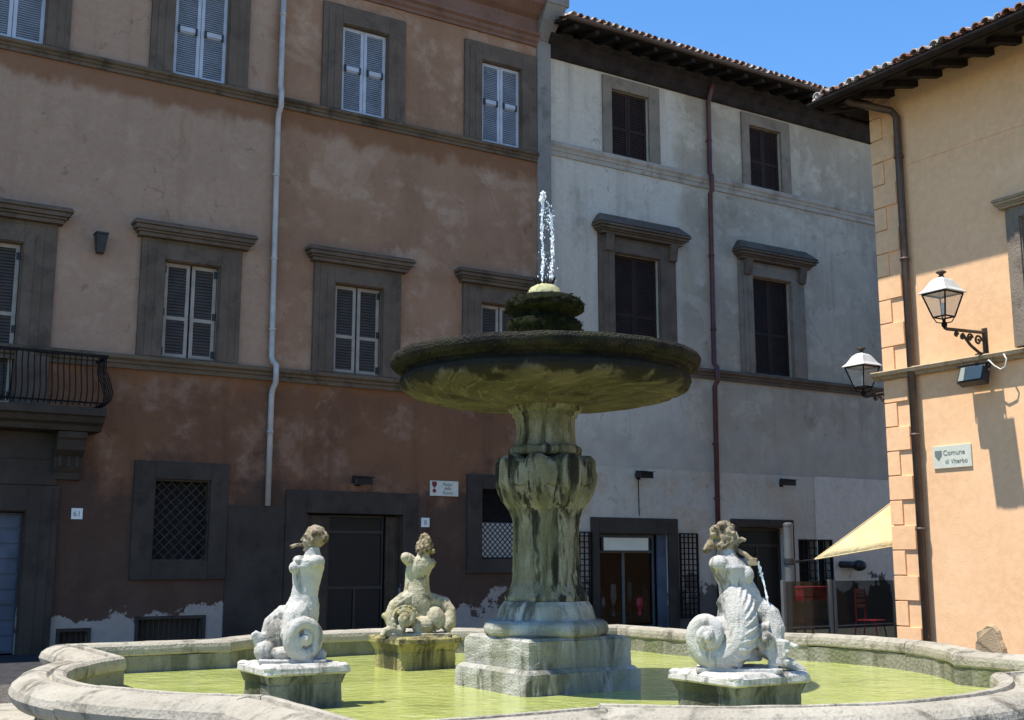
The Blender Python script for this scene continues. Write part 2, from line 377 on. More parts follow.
def leaf(parent, x0, x1, z0, z1, y, mats, midz=None, slat=.055, handle=False, stile=.07, label=None, hinge=None):
    mb = MB(); t = .045
    mb.frame(x0, x1, z0, z1, stile, y, y+t, 0)
    zs = [z0+stile]
    if midz:
        mb.box(x0+stile, x1-stile, y, y+t, midz-.035, midz+.035, 0); zs += [midz-.035, midz+.035]
    zs.append(z1-stile)
    for a, b in zip(zs[0::2], zs[1::2]):
        k = max(1, int((b-a)/slat)); h = (b-a)/k
        for i in range(k):
            z = a+i*h
            mb.hexa([(x0+stile, y+.004, z), (x1-stile, y+.004, z), (x1-stile, y+.012, z-.003), (x0+stile, y+.012, z-.003),
                     (x0+stile, y+.032, z+h*.98), (x1-stile, y+.032, z+h*.98), (x1-stile, y+.04, z+h*.97), (x0+stile, y+.04, z+h*.97)], 1)
    if handle:
        zc = z0+(z1-z0)*.52
        mb.box(x0+.1, x1-.1, y-.03, y-.004, zc-.05, zc+.05, 0)
        for xx in (x0+.07, x1-.11): mb.box(xx, xx+.04, y-.045, y-.003, zc-.09, zc+.06, 2)
    if hinge is not None:
        for f_ in (.06, .47, .93):
            zc = z0+(z1-z0)*f_
            mb.box(hinge-.06, hinge+.03, y-.015, y-.002, zc-.07, zc+.07, 2)
    o = mb.build('shutter', mats, parent)
    return o

def surround(parent, ox0, ox1, ix0, ix1, iz0, iz1, oz1, oz0, mat, proj=.09, inner=True, name='window', back='dark'):
    """stone frame with a stepped inner moulding; returns the window part"""
    mb = MB(); P = -proj
    mb.box(ox0, ix0, P, .02, oz0, oz1); mb.box(ix1, ox1, P, .02, oz0, oz1); mb.box(ix0, ix1, P, .02, iz1, oz1)
    if oz0 < iz0 - .02: mb.box(ix0, ix1, P, .02, oz0, iz0)
    if inner:
        a = (ix0-ox0)*.42
        for k, (w, p) in enumerate(((a, .035), (a*1.75, .018))):
            mb.box(ix0-w, ix0-.02, P-p, P-.001 if k else P-.001, oz0+.003, iz1+w)
            mb.box(ix1+.02, ix1+w, P-p, P-.001, oz0+.003, iz1+w)
            mb.box(ix0-.02, ix1+.02, P-p, P-.001, iz1+.02, iz1+w-.002)
    # reveal lining and dark backing
    mb.box(ix0-.002, ix1+.002, .33, .36, iz0, iz1, 1)
    return mb.build(name, [mat, M[back]], parent, bevel=.012)

def hood(parent, x0, x1, z0, z1, out, mat, y0=-.09, roof=False):
    """projecting cornice over an opening, stepping out towards the top"""
    mb = MB(); h = z1-z0
    st = [(0, .26, .45), (.26, .42, .62), (.42, .70, .82), (.70, .88, 1.0), (.88, 1.0, .9)]
    for a, b, k in st:
        d = out*k; ins = out*(1-k)
        mb.box(x0+ins, x1-ins, -d-.09, .02, z0+h*a+.001, z0+h*b)
    if roof:
        mb.hexa([(x0,-out-.09,z1),(x1,-out-.09,z1),(x1,.02,z1),(x0,.02,z1),(x0+.2,-.1,z1+.28),(x1-.2,-.1,z1+.28),(x1-.2,.02,z1+.28),(x0+.2,.02,z1+.28)])
        for xx in (x0+out+.02, x1-out-.26):
            mb.hexa([(xx,-.16,z0-.42),(xx+.24,-.16,z0-.42),(xx+.24,.02,z0-.42),(xx,.02,z0-.42),(xx,-out*.5-.09,z0),(xx+.24,-out*.5-.09,z0),(xx+.24,.02,z0),(xx,.02,z0)])
    return mb.build('hood', mat, parent, bevel=.012)

def lattice(parent, x0, x1, z0, z1, y, step, mat, diag=True, r=.011, name='grille'):
    mb = MB()
    if diag:
        w, h = x1-x0, z1-z0; k = -int(h/step)-1
        s2 = step
        c = -h
        while c < w:
            # rising bars from (c,0) to (c+h,h) clipped
            a = max(0, -c); b = min(h, w-c)
            if b-a > .03:
                mb.tube([(x0+c+a, y, z0+a), (x0+c+b, y, z0+b)], r, 6)
                mb.tube([(x1-c-a, y+.012, z0+a), (x1-c-b, y+.012, z0+b)], r, 6)
            c += s2
    else:
        x = x0
        while x <= x1+1e-6: mb.box(x-r, x+r, y-r, y+r, z0, z1); x += step
        z = z0+step/2
        while z < z1: mb.box(x0, x1, y-r*1.5-.003, y-r-.001, z-r, z+r); z += step
    mb.frame(x0-.01, x1+.01, z0-.01, z1+.01, .03, y-.03, y+.03)
    return mb.build(name, mat, parent)

def pipe_part(parent, pts, r, mat, clips=()):
    mb = MB(); mb.tube(pts, r, 12)
    for (x, y, z) in clips:
        mb.lathe([(r*1.25, z-.025), (r*1.35, z), (r*1.25, z+.025)], 12, c=(x, y)); mb.box(x-.015, x+.015, y, y+.1, z-.012, z+.012)
    return mb.build('downpipe', mat, parent, smooth=True)

def coppi(mb, xa, xb, length, z0, slope, tf, clip=None, pitch=.21, row=.36, seed=1):
    """rows of half-round clay tiles; tf maps (along, up-slope, height) to local space"""
    rr = random.Random(seed); nx = int((xb-xa)/pitch); ny = int(length/row)
    for i in range(nx):
        x = xa+pitch*(i+.5)
        for j in range(ny):
            u0 = j*row - .05; u1 = u0+row*1.22
            if clip and not clip(x, j*row): continue
            jx = rr.uniform(-.012, .012); jz = rr.uniform(-.012, .012); ju = rr.uniform(-.03, .03)
            r0, r1 = .088+rr.uniform(-.006, .006), .07
            vs = []; k = 6
            for (u, r_, dz) in ((u0+ju, r0, .035), (u1+ju, r1, .0)):
                for rad in (r_, r_-.017):
                    for a in range(k+1):
                        t = math.pi*a/k
                        vs.append(tf(x+jx+rad*math.cos(t), u*math.cos(slope), z0+u*math.sin(slope)+dz+jz+rad*.95*math.sin(t)))
            q = k+1; fs = []
            for a in range(k):
                fs += [(a, a+1, 2*q+a+1, 2*q+a), (q+a, q+a+1, 3*q+a+1, 3*q+a), (a, a+1, q+a+1, q+a), (2*q+a, 2*q+a+1, 3*q+a+1, 3*q+a)]
            mb.add(vs, fs)
            # channel tile between the covers
            x2 = x+pitch/2; vs = []
            for (u, dz) in ((u0+.03, .0), (u1, -.03)):
                for a in range(5):
                    t = math.pi*(1+a/4)
                    vs.append(tf(x2+.085*math.cos(t), u*math.cos(slope), z0+u*math.sin(slope)+dz+.055+.06*math.sin(t)))
            mb.add(vs, [(a, a+1, 6+a, 5+a) for a in range(4)])

# ------------------------------------------------------------------ ground
mb = MB(); mb.add([(-150,-120,0),(150,-120,0),(150,160,0),(-150,160,0)], [(0,1,2,3)])
tag(mb.build('ground', M['paving']), kind='structure')

mb = MB(); mb.add([(-20,-5.2,.004),(6.5,-5.2,.004),(6.5,-.01,.004),(-20,-.01,.004)], [(0,1,2,3)])
rd = mb.build('road', M['asphalt']); rd.location = (-4.83, 23.6, 0); rd.rotation_euler = (0, 0, AR); tag(rd, kind='structure')
# ------------------------------------------------------------------ palazzo on the left
pal = thing('palazzo', 'tan and rust-red plastered palazzo with pale blue upper shutters and a balcony', 'building', PA, AR)
XL, XR = -17.0, 6.72
up_rows = [(-4.92-.0, -6.02, 1), (-1.82, 0, 0), (1.81, 0, 0), (5.37, 0, 0)]
UPW = [(-6.05, -4.9), (-2.44, -1.33), (1.25, 2.34), (4.83, 5.91), (-9.7, -8.6), (-13.3, -12.2)]
PNW = [(-2.38, -1.3), (1.22, 2.32), (4.83, 5.91), (-9.7, -8.6), (-13.3, -12.2)]
holes_up = [(a, b, 11.36, 13.36) for a, b in UPW] + [(a, b, 5.56, 7.46) for a, b in PNW] + [(-6.1, -5.02, 5.4, 7.42)]
mb = MB()
wall_front(mb, XL, XR, 5.4, 14.15, holes_up)
mb.add([(XL,0,5.4),(XL,9,5.4),(XL,9,15.2),(XL,0,15.2)], [(0,1,2,3)]); mb.add([(XR,0,5.4),(XR,9,5.4),(XR,9,15.2),(XR,0,15.2)], [(0,1,2,3)])
mb.add([(XL,9,0),(XR,9,0),(XR,9,15.2),(XL,9,15.2)], [(0,1,2,3)])
plabel(mb.build('wall', M['tan'], pal), 'upper wall of tan plaster')
mb = MB()
DOORL = (-6.25, -4.66, 0, 2.5); D1 = (.72, 2.92, 0, 2.6)
G1 = (-2.36, -1.28, 1.63, 3.18); G2 = (4.88, 5.96, 1.68, 3.22)
V1 = (-2.54, -1.31, .14, .56); V2 = (-3.93, -3.43, .12, .38)
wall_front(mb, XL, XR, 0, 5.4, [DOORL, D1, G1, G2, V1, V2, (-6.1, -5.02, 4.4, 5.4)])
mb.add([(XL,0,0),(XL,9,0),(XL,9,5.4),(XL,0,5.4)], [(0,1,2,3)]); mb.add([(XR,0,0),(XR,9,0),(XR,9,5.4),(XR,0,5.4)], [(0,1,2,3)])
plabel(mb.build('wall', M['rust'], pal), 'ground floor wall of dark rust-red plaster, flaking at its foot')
# grey corner strip
mb = MB(); mb.box(6.40, 6.80, -.05, .3, 0, 14.3); mb.hexa([(6.40,-.05,14.301),(6.80,-.05,14.301),(6.80,.3,14.301),(6.40,.3,14.301),(6.40,-.5,15.1),(7.0,-.5,15.1),(7.0,.3,15.1),(6.40,.3,15.1)]); mb.box(6.40,7.05,-.52,.3,15.101,15.42); plabel(mb.build('pilaster', M['strip'], pal, bevel=.015), 'grey corner strip')
# string courses
def string(parent, x0, x1, z0, z1, out, mat):
    h = z1-z0
    prof = [(.02, z0), (-out*.35, z0), (-out*.35, z0+h*.3), (-out*.6, z0+h*.38), (-out*.6, z0+h*.55), (-out*.95, z0+h*.68), (-out, z0+h*.72), (-out, z0+h*.94), (-out*.9, z1), (.02, z1+.02)]
    mb = MB(); mb.extrude_x(prof, x0, x1); return mb.build('string_course', mat, parent)
string(pal, XL, 6.40, 11.13, 11.35, .13, M['string']); string(pal, XL, 6.40, 5.26, 5.52, .15, M['string'])
# top cornice
prof = [(.05,14.1),(-.05,14.1),(-.05,14.17),(-.10,14.22),(-.10,14.30),(-.17,14.35),(-.17,14.42),(-.08,14.45),(-.08,14.78),(-.20,14.86),(-.34,15.0),(-.42,15.06),(-.42,15.2),(-.5,15.26),(-.5,15.34),(.05,15.4)]
mb = MB(); mb.extrude_x(prof, XL, 6.41); mb.build('cornice', M['cornice'], pal)
mb = MB(); mb.add([(XL,-.6,15.36),(7.1,-.6,15.36),(7.1,9.4,17.6),(XL,9.4,17.6),(XL,-.6,15.44),(7.1,-.6,15.44),(7.1,9.4,17.7),(XL,9.4,17.7)], [(3,2,1,0),(4,5,6,7),(0,1,5,4),(1,2,6,5),(2,3,7,6),(3,0,4,7)])
mb.build('roof', M['tile'], pal)
BL = [M['blueshut'], M['blueslat'], M['black']]; GR = [M['greyshut'], M['greyslat'], M['black']]
for a, b in UPW:
    w = surround(pal, a-.47, b+.46, a, b, 11.36, 13.36, 13.82, 11.36, M['peperino'], proj=.07)
    m_ = (a+b)/2
    leaf(w, a+.01, m_-.006, 11.37, 13.35, .03, BL, midz=12.36, handle=True, slat=.045)
    leaf(w, m_+.006, b-.01, 11.37, 13.35, .03, BL, midz=12.36, handle=True, slat=.045)
for k, (a, b) in enumerate(PNW):
    w = surround(pal, a-.48, b+.46, a, b, 5.56, 7.46, 7.88, 5.53, M['peperino'], proj=.08)
    m_ = (a+b)/2
    leaf(w, a+.02, m_-.02, 5.57, 7.45, .05, GR, midz=6.35, slat=.06, hinge=a+.02)
    leaf(w, m_+.02, b-.02, 5.57, 7.45, .05, GR, midz=6.35, slat=.06, hinge=b-.02)
    hood(w, a-.70, b+.70, 7.88, 8.18, .24, M['peperino'], y0=-.08)
# balcony door
w = surround(pal, -6.6, -4.42, -6.1, -5.02, 4.4, 7.42, 7.86, 4.4, M['peperino'], proj=.08, name='balcony_door')
leaf(w, -6.08, -5.57, 4.42, 7.41, .05, GR, midz=6.1, slat=.06, hinge=-6.08); leaf(w, -5.55, -5.04, 4.42, 7.41, .05, GR, midz=6.1, slat=.06, hinge=-5.04)
hood(w, -6.85, -4.2, 7.86, 8.16, .26, M['peperino'])
# balcony
mb = MB()
mb.extrude_x([(.02,3.96),(-.55,3.96),(-.6,4.06),(-.72,4.1),(-.78,4.2),(-.86,4.22),(-.86,4.36),(.02,4.38)], -7.6, -3.52)
bal = mb.build('balcony', M['darkstone'], pal, bevel=.01)
mb = MB()
yr = -.8; top = 5.3
def bars(x): return [(x, yr, 4.4), (x, yr-.13, 4.52), (x, yr-.16, 4.66), (x, yr-.08, 4.9), (x, yr, 5.08), (x, yr, top)]
x = -7.5
while x < -3.55:
    mb.tube(bars(x), .011, 6); x += .1
for k in range(6):
    yy = yr+.02+k*.13; xx = -3.56
    mb.tube([(xx, yy, 4.4), (xx+.12, yy, 4.52), (xx+.15, yy, 4.66), (xx+.08, yy, 4.9), (xx, yy, 5.08), (xx, yy, top)], .011, 6)
mb.box(-7.56, -3.53, yr-.03, yr+.03, top, top+.045); mb.box(-3.59, -3.53, yr+.03, 0, top, top+.045)
mb.box(-7.56, -3.53, yr-.015, yr+.015, 4.44, 4.47); mb.box(-3.575, -3.545, yr+.02, 0, 4.44, 4.47)
mb.build('railing', M['iron'], bal)
for xx in (-6.95, -4.25):
    mb = MB(); mb.extrude_x([(.02,3.1),(-.1,3.1),(-.13,3.22),(-.2,3.3),(-.22,3.5),(-.42,3.62),(-.46,3.8),(-.52,3.84),(-.52,3.95),(.02,3.955)], xx, xx+.5)
    for kk in range(3): mb.box(xx+.06+kk*.15, xx+.14+kk*.15, -.25, -.2, 3.32, 3.55)
    mb.build('bracket', M['darkstone'], bal, bevel=.015)
# portal under the balcony
d = surround(pal, -6.85, -4.1, -6.25, -4.66, 0, 2.5, 2.98, 0, M['darkstone'], proj=.11, name='door')
mb = MB(); mb.box(-6.25, -4.66, .16, .22, .02, 2.49, 0)
for k in range(9): mb.box(-6.22, -4.69, .135, .158, .06+k*.27, .29+k*.27, 0)
mb.box(-5.46, -5.445, .125, .134, .03, 2.48, 1)
mb.build('door_leaf', [M['bluedoor'], M['black']], d, bevel=.006)
mb = MB(); mb.box(-6.9, -4.15, -.09, .02, 2.99, 3.45); mb.box(-6.9, -4.2, -.06, .02, 3.452, 3.95)
mb.build('entablature', M['darkstone'], d, bevel=.01)
# central shop door
d = surround(pal, .28, 3.28, .72, 2.92, 0, 2.6, 3.06, 0, M['darkstone'], proj=.06, inner=False, name='door')
mb = MB(); mb.box(.73, .78, -.02, .3, .01, 2.58)
mb.build('door_post', M['browndoor'], d, bevel=.006)
for (xa, xb) in ((.79, 1.28), (2.60, 2.91)):
    mb = MB(); mb.box(xa, xb, .12, .17, .02, 2.56); mb.box(xa+.08, xb-.08, .105, .118, .3, 1.1); mb.box(xa+.08, xb-.08, .105, .118, 1.3, 2.4)
    mb.build('door_leaf', M['browndoor'], d, bevel=.006)
mb = MB(); mb.frame(1.3, 2.58, .02, 2.57, .04, .2, .23); mb.box(1.34, 2.54, .2, .23, 1.05, 1.11); mb.box(1.34, 2.54, .2, .23, 2.2, 2.26); mb.box(1.91, 1.96, .2, .23, .06, 1.05)
mb.build('glazing_bar', M['black'], d)
mb = MB(); mb.box(1.345, 2.535, .235, .24, .065, 2.52); mb.build('glass_pane', M['shopglass'], d)
# dark grey plinth panel by the pipe
mb = MB(); mb.box(-.92, .275, -.03, .02, .02, 2.72); 
plabel(mb.build('plinth_panel', M['darkstone'], pal, bevel=.006), 'dark grey rendered strip beside the door')
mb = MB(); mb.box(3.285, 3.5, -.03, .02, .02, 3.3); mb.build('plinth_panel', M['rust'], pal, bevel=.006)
# grated ground floor windows
w = surround(pal, -2.76, -.93, G1[0], G1[1], G1[2], G1[3], 3.52, 1.28, M['darkstone'], proj=.07, inner=False)
lattice(w, G1[0]+.01, G1[1]-.01, G1[2]+.01, G1[3]-.01, .06, .19, M['rustiron'])
w = surround(pal, 4.5, 6.36, G2[0], G2[1], G2[2], G2[3], 3.54, 1.36, M['darkstone'], proj=.07, inner=False)
lattice(w, G2[0]+.01, G2[1]-.01, G2[2]+.01, G2[3]-.01, .06, .13, M['iron'])
mb = MB(); mb.box(G2[0], G2[1], .2, .24, G2[2], 2.48); plabel(mb.build('blind', M['white'], w), 'white half blind behind the lattice')
for v_ in (V1, V2):
    mb = MB(); mb.frame(v_[0]-.05, v_[1]+.05, v_[2]-.05, v_[3]+.05, .06, -.03, .05); mb.box(v_[0], v_[1], .2, .25, v_[2], v_[3])
    k = v_[0]+.1
    while k < v_[1]: mb.box(k-.008, k+.008, .03, .046, v_[2], v_[3]); k += .1
    mb.build('cellar_vent', M['darkstone'], pal)
pipe_part(pal, [(-.17,-.11,14.2),(-.17,-.11,11.62),(-.17,-.14,11.5),(-.20,-.26,11.42),(-.20,-.26,11.05),(-.2,-.14,10.95),(-.2,-.11,10.8),(-.16,-.11,5.75),(-.14,-.16,5.62),(-.11,-.27,5.55),(-.11,-.27,5.2),(-.12,-.14,5.08),(-.13,-.11,4.95),(-.13,-.11,2.72)], .058, M['whitepipe'],
          [(-.17,-.11,13.2),(-.2,-.11,9.6),(-.18,-.11,7.8),(-.16,-.11,6.3),(-.13,-.11,4.2)])

# ------------------------------------------------------------------ grey house in the middle
GY = .14
gh = thing('townhouse', 'pale grey townhouse with dark brown shutters and tiled eaves behind the fountain', 'building',
           (PA[0]-math.sin(AR)*GY, PA[1]+math.cos(AR)*GY, 0), AR)
X0, X1 = 6.73, 34.0
UW = [(8.77, 9.98), (13.53, 14.73), (20.6, 21.8), (25.4, 26.6)]
NW = [(8.77, 10.2), (13.44, 14.85), (20.5, 21.9), (25.3, 26.7)]
mb = MB()
wall_front(mb, X0, X1, 3.88, 14.4, [(a, b, 11.84, 13.6) for a, b in UW]+[(a, b, 6.58, 9.24) for a, b in NW])
mb.add([(X1,0,0),(X1,9,0),(X1,9,14.4),(X1,0,14.4)], [(0,1,2,3)]); mb.add([(X0,9,0),(X1,9,0),(X1,9,14.4),(X0,9,14.4)], [(0,1,2,3)])
plabel(mb.build('wall', M['grey'], gh), 'upper wall of streaky grey plaster')
S1 = (8.2, 10.32, 0, 2.28); S2 = (12.65, 14.38, 0, 2.5); G3 = (14.8, 16.1, .85, 2.2)
mb = MB(); wall_front(mb, X0, 15.5, 0, 3.88, [S1, S2, (14.8, 15.5, .85, 2.2)], y=-.02, depth=.37)
plabel(mb.build('wall', M['greylow'], gh), 'ground floor wall of patchy beige plaster')
mb = MB(); wall_front(mb, 15.5, 18.9, 0, 3.88, [(15.5, 16.1, .85, 2.2)], y=-.05, depth=.4); mb.box(15.49, 15.50, -.05, -.021, 0, .84); mb.box(15.49,15.5,-.05,-.021,2.21,3.88)
mb.box(18.9, X1, -.02, .3, 0, 3.88); mb.box(15.5, 18.9, -.05, -.001, 3.88, 3.9)
plabel(mb.build('wall', M['panel'], gh), 'smoother pale plaster panel over a dark base')
string(gh, X0, X1, 11.47, 11.82, .10, M['gstring']); string(gh, X0, X1, 6.29, 6.55, .14, M['peperino'])
BR_ = [M['brownshut'], M['brownshut'], M['black']]
for a, b in UW:
    w = surround(gh, a-.28, b+.36, a, b, 11.84, 13.6, 13.93, 11.83, M['paleframe'], proj=.06, inner=False)
    m_ = (a+b)/2
    leaf(w, a+.01, m_-.005, 11.85, 13.59, .08, BR_, midz=12.6, slat=.06); leaf(w, m_+.005, b-.01, 11.85, 13.59, .08, BR_, midz=12.6, slat=.06)
for k, (a, b) in enumerate(NW):
    w = surround(gh, a-.48, b+.55, a, b, 6.58, 9.24, 9.66, 6.56, M['peperino'] if k == 0 else M['paleframe'], proj=.07)
    m_ = (a+b)/2
    leaf(w, a+.01, m_-.005, 6.59, 9.23, .08, BR_, midz=7.7, slat=.06); leaf(w, m_+.005, b-.01, 6.59, 9.23, .08, BR_, midz=7.7, slat=.06)
    hood(w, a-.66, b+.85, 9.67, 9.92, .3, M['peperino'], roof=True)
# wooden eaves
mb = MB()
mb.extrude_x([(.02,14.0),(-.06,14.0),(-.1,14.05),(-.16,14.22),(-.3,14.38),(-.36,14.42),(-.36,14.50),(-.3,14.52),(.02,14.55)], X0, X1, 0)
mb.build('cornice', M['wood'], gh)
mb = MB()
mb.add([(X0,.1,14.82),(X1,.1,14.82),(X1,-.98,14.58),(X0,-.98,14.58),(X0,.1,14.86),(X1,.1,14.86),(X1,-.98,14.62),(X0,-.98,14.62)], [(3,2,1,0),(4,5,6,7),(0,1,5,4),(1,2,6,5),(2,3,7,6),(3,0,4,7)])
x = X0+.3
while x < X1:
    mb.hexa([(x,.05,14.68),(x+.12,.05,14.68),(x+.12,-.9,14.47),(x,-.9,14.47),(x,.05,14.80),(x+.12,.05,14.80),(x+.12,-.9,14.59),(x,-.9,14.59)]); x += .62
mb.build('eaves', M['wood'], gh)
mb = MB()
vs = []; 
for a in range(9):
    t = math.pi*(1+a/8); vs.append((-1.03+.075*math.cos(t), 14.66+.075*math.sin(t)))
gv = [(X0, y, z) for y, z in vs]+[(X1, y, z) for y, z in vs]
mb.add(gv, [(a, a+1, a+10, a+9) for a in range(8)])
mb.build('gutter', M['brownpipe'], gh)
mb = MB(); sl = R(17)
coppi(mb, X0+.05, X1, 6.5, 14.68, sl, lambda a, u, z: (a, -1.06+u, z), seed=3)
mb.add([(X0,-1.0,14.62),(X1,-1.0,14.62),(X1,5.2,14.62+6.2*math.tan(sl)),(X0,5.2,14.62+6.2*math.tan(sl))], [(0,1,2,3)])
mb.add([(X0,5.2,14.62+6.2*math.tan(sl)),(X1,5.2,14.62+6.2*math.tan(sl)),(X1,11,14.8),(X0,11,14.8)], [(0,1,2,3)])
mb.build('roof', M['tile'], gh)
pipe_part(gh, [(12.0,-.3,14.35),(12.0,-.18,14.1),(12.0,-.11,13.9),(11.98,-.11,11.9),(11.97,-.19,11.8),(11.97,-.19,11.4),(11.97,-.11,11.3),(11.93,-.11,6.7),(11.93,-.21,6.6),(11.93,-.21,6.2),(11.92,-.12,6.1),(11.87,-.12,.05)], .065, M['redpipe'],
          [(11.98,-.11,12.8),(11.95,-.11,9.6),(11.94,-.11,7.6),(11.9,-.11,4.6),(11.88,-.12,3.2)])
# shop doors
d = surround(gh, 7.96, 10.62, S1[0], S1[1], 0, 2.28, 2.66, 0, M['darkstone'], proj=.07, inner=False, name='door')
mb = MB(); y = .2
mb.frame(8.22, 10.05, .02, 2.26, .07, y, y+.06, bottom=True); mb.box(9.05, 9.13, y, y+.06, .09, 1.82); mb.box(8.29, 9.98, y, y+.06, 1.82, 1.88)
mb.build('door_frame', M['steel'], d)
mb = MB(); mb.box(8.29, 9.05, y+.02, y+.03, .09, 1.82); mb.box(9.13, 9.98, y+.02, y+.03, .09, 1.82); mb.build('glass_pane', M['pane'], d)
mb = MB(); mb.box(10.05, 10.32, .05, .12, .0, 2.27); plabel(mb.build('door_leaf', M['bluedoor'], d, bevel=.006), 'narrow blue-black side leaf')
mb = MB()
for (xa, h, r_, mi) in ((8.5,.62,.1,1), (8.8,.95,.12,0), (9.3,1.0,.11,2), (9.6,.55,.13,3), (9.82,.8,.08,1)):
    mb.lathe([(r_*.7,.3),(r_*.9,.33),(r_*.8,.3+h*.25),(r_*1.1,.3+h*.5),(r_,.3+h*.8),(r_*.4,.3+h*.88),(r_*.5,.3+h*.96),(r_*.2,.3+h)], 14, c=(xa,.32), mi=mi)
mb.box(8.3, 9.97, .28, .34, .2, .299, 2)
mb.build('window_display', [M['brownpipe'], M['steel'], M['browndoor'], M['red']], d)
for (xa, xb) in ((7.46, 7.94), (10.64, 11.2)):
    lattice(gh, xa, xb, .25, 2.3, -.1, .135, M['iron'], diag=False, r=.013, name='gate_leaf')
d = surround(gh, 12.4, 14.62, S2[0], S2[1], 0, 2.5, 2.7, 0, M['darkstone'], proj=.07, inner=False, name='door')
mb = MB(); mb.frame(12.68, 14.35, .02, 2.48, .07, .2, .26); mb.box(13.48, 13.55, .2, .26, .09, 2.0); mb.box(12.75, 14.28, .2, .26, 2.0, 2.06); mb.build('door_frame', M['browndoor'], d)
mb = MB(); mb.box(12.75, 13.48, .22, .23, .09, 2.0); mb.box(13.55, 14.28, .22, .23, .09, 2.0); mb.box(12.75, 14.28, .22, .23, 2.06, 2.41); mb.build('glass_pane', M['shopglass'], d)
mb = MB(); mb.box(14.78, 16.12, .32, .36, .83, 2.22)
w = mb.build('window', M['dark'], gh)
lattice(w, 14.82, 16.08, .87, 2.18, .0, .2, M['iron'], diag=False, r=.013)

# ------------------------------------------------------------------ orange house on the right
oh = thing('corner_house', 'orange plastered corner house with raised quoins and dark rafter eaves', 'building', PB, BR)
OW = (3.1, 4.25, 5.32, 7.4)
mb = MB(); wall_front(mb, 0, 16, 0, 10.7, [OW, (6.6, 7.75, 5.32, 7.4), (10.2, 11.35, 5.32, 7.4)])
mb.add([(0,0,0),(0,14,0),(0,14,10.7),(0,0,10.7)], [(0,1,2,3)]); mb.add([(16,0,0),(16,14,0),(16,14,10.7),(16,0,10.7)], [(0,1,2,3)]); mb.add([(0,14,0),(16,14,0),(16,14,10.7),(0,14,10.7)], [(0,1,2,3)])
mb.build('wall', M['orange'], oh)
# quoins: alternating long and short plaster blocks wrapping the corner
def quoins(za, zb, k0):
    z = za; k = k0; h = .455
    while z < zb-.2:
        t = min(h, zb-z); w = .50 if k % 2 == 0 else .24
        g = .018
        mb.box(-.035, w, -.035, .001, z+g, z+t-g*.2)
        mb.box(-.035, .0, .002, (.24 if k % 2 == 0 else .5), z+g, z+t-g*.2)
        z += h; k += 1
mb = MB(); quoins(.0, 5.0, 0); quoins(5.16, 10.45, 1)
mb.build('quoins', M['orange'], oh, bevel=.006)
mb = MB()
prof = [(.02,5.0),(-.1,5.0),(-.13,5.05),(-.2,5.07),(-.22,5.13),(-.16,5.16),(.02,5.19)]
mb.extrude_x(prof, -.2, 16); mb.box(-.2, -.001, .0, 13, 5.05, 5.16)
mb.build('string_course', M['ostring'], oh)
mb = MB(); mb.box(.52, 16, -.012, .001, 9.04, 9.36); plabel(mb.build('frieze_band', M['orange'], oh), 'faint raised plaster band under the eaves')
for k, (a, b) in enumerate(((3.1, 4.25), (6.6, 7.75), (10.2, 11.35))):
    w = surround(oh, a-.3, b+.3, a, b, 5.32, 7.4, 7.62, 5.2, M['paleframe'], proj=.07)
    hood(w, a-.46, b+.46, 7.62, 7.8, .14, M['ostring'])
    m_ = (a+b)/2
    leaf(w, a+.01, m_-.01, 5.33, 7.39, .03, GR, midz=6.2, slat=.06); leaf(w, m_+.01, b-.01, 5.33, 7.39, .03, GR, midz=6.2, slat=.06)
# eaves
OV = .40; OF = 1.12; ZE = 10.36      # overhang past the side street, overhang past the front
mb = MB(); mb.add([(-OV,-OF,ZE),(16,-OF,ZE),(16,.1,ZE+.28),(.1,.1,ZE+.28),(-OV,14,ZE),(.1,14,ZE+.28),
                   (-OV,-OF,ZE+.05),(16,-OF,ZE+.05),(16,.1,ZE+.33),(.1,.1,ZE+.33),(-OV,14,ZE+.05),(.1,14,ZE+.33)],
                  [(0,1,2,3),(0,3,5,4),(6,7,8,9),(6,9,11,10),(0,1,7,6),(0,4,10,6)])
x = -.1
while x < 16:
    mb.hexa([(x,.05,ZE+.14),(x+.14,.05,ZE+.14),(x+.14,-OF+.3,ZE-.05),(x,-OF+.3,ZE-.05),(x,.05,ZE+.26),(x+.14,.05,ZE+.26),(x+.14,-OF+.3,ZE+.06),(x,-OF+.3,ZE+.06)]); x += .55
y = .35
while y < 13:
    mb.hexa([(.05,y,ZE+.1),(.05,y+.17,ZE+.1),(-OV+.1,y+.17,ZE-.15),(-OV+.1,y,ZE-.15),(.05,y,ZE+.26),(.05,y+.17,ZE+.26),(-OV+.1,y+.17,ZE+.015),(-OV+.1,y,ZE+.015)]); y += .55
mb.hexa([(.05,-.02,ZE+.1),(-.02,.05,ZE+.1),(-OV+.08,-OF+.15,ZE-.15),(-OV+.15,-OF+.08,ZE-.15),(.05,-.02,ZE+.26),(-.02,.05,ZE+.26),(-OV+.08,-OF+.15,ZE+.015),(-OV+.15,-OF+.08,ZE+.015)])
mb.box(-OV-.03, 16, -OF-.03, -OF-.001, ZE-.05, ZE+.1); mb.box(-OV-.03, -OV-.001, -OF, 14, ZE-.05, ZE+.1)
mb.build('eaves', M['wood'], oh)
mb = MB()
gv = []
for xx in (-OV-.05, 16):
    for a in range(9):
        t = math.pi*(1+a/8); gv.append((xx, -OF-.115+.085*math.cos(t), ZE+.03+.085*math.sin(t)))
mb.add(gv, [(a, a+1, a+10, a+9) for a in range(8)])
o = mb.build('gutter', M['wood'], oh); o.modifiers.new('t', 'SOLIDIFY').thickness = .006
mb = MB(); sl = R(17)
coppi(mb, -OV, 16, 7.6, ZE+.13, sl, lambda a, u, z: (a, -OF-.06+u, z), clip=lambda x, u: x+OV > u*.95-.05, seed=5)
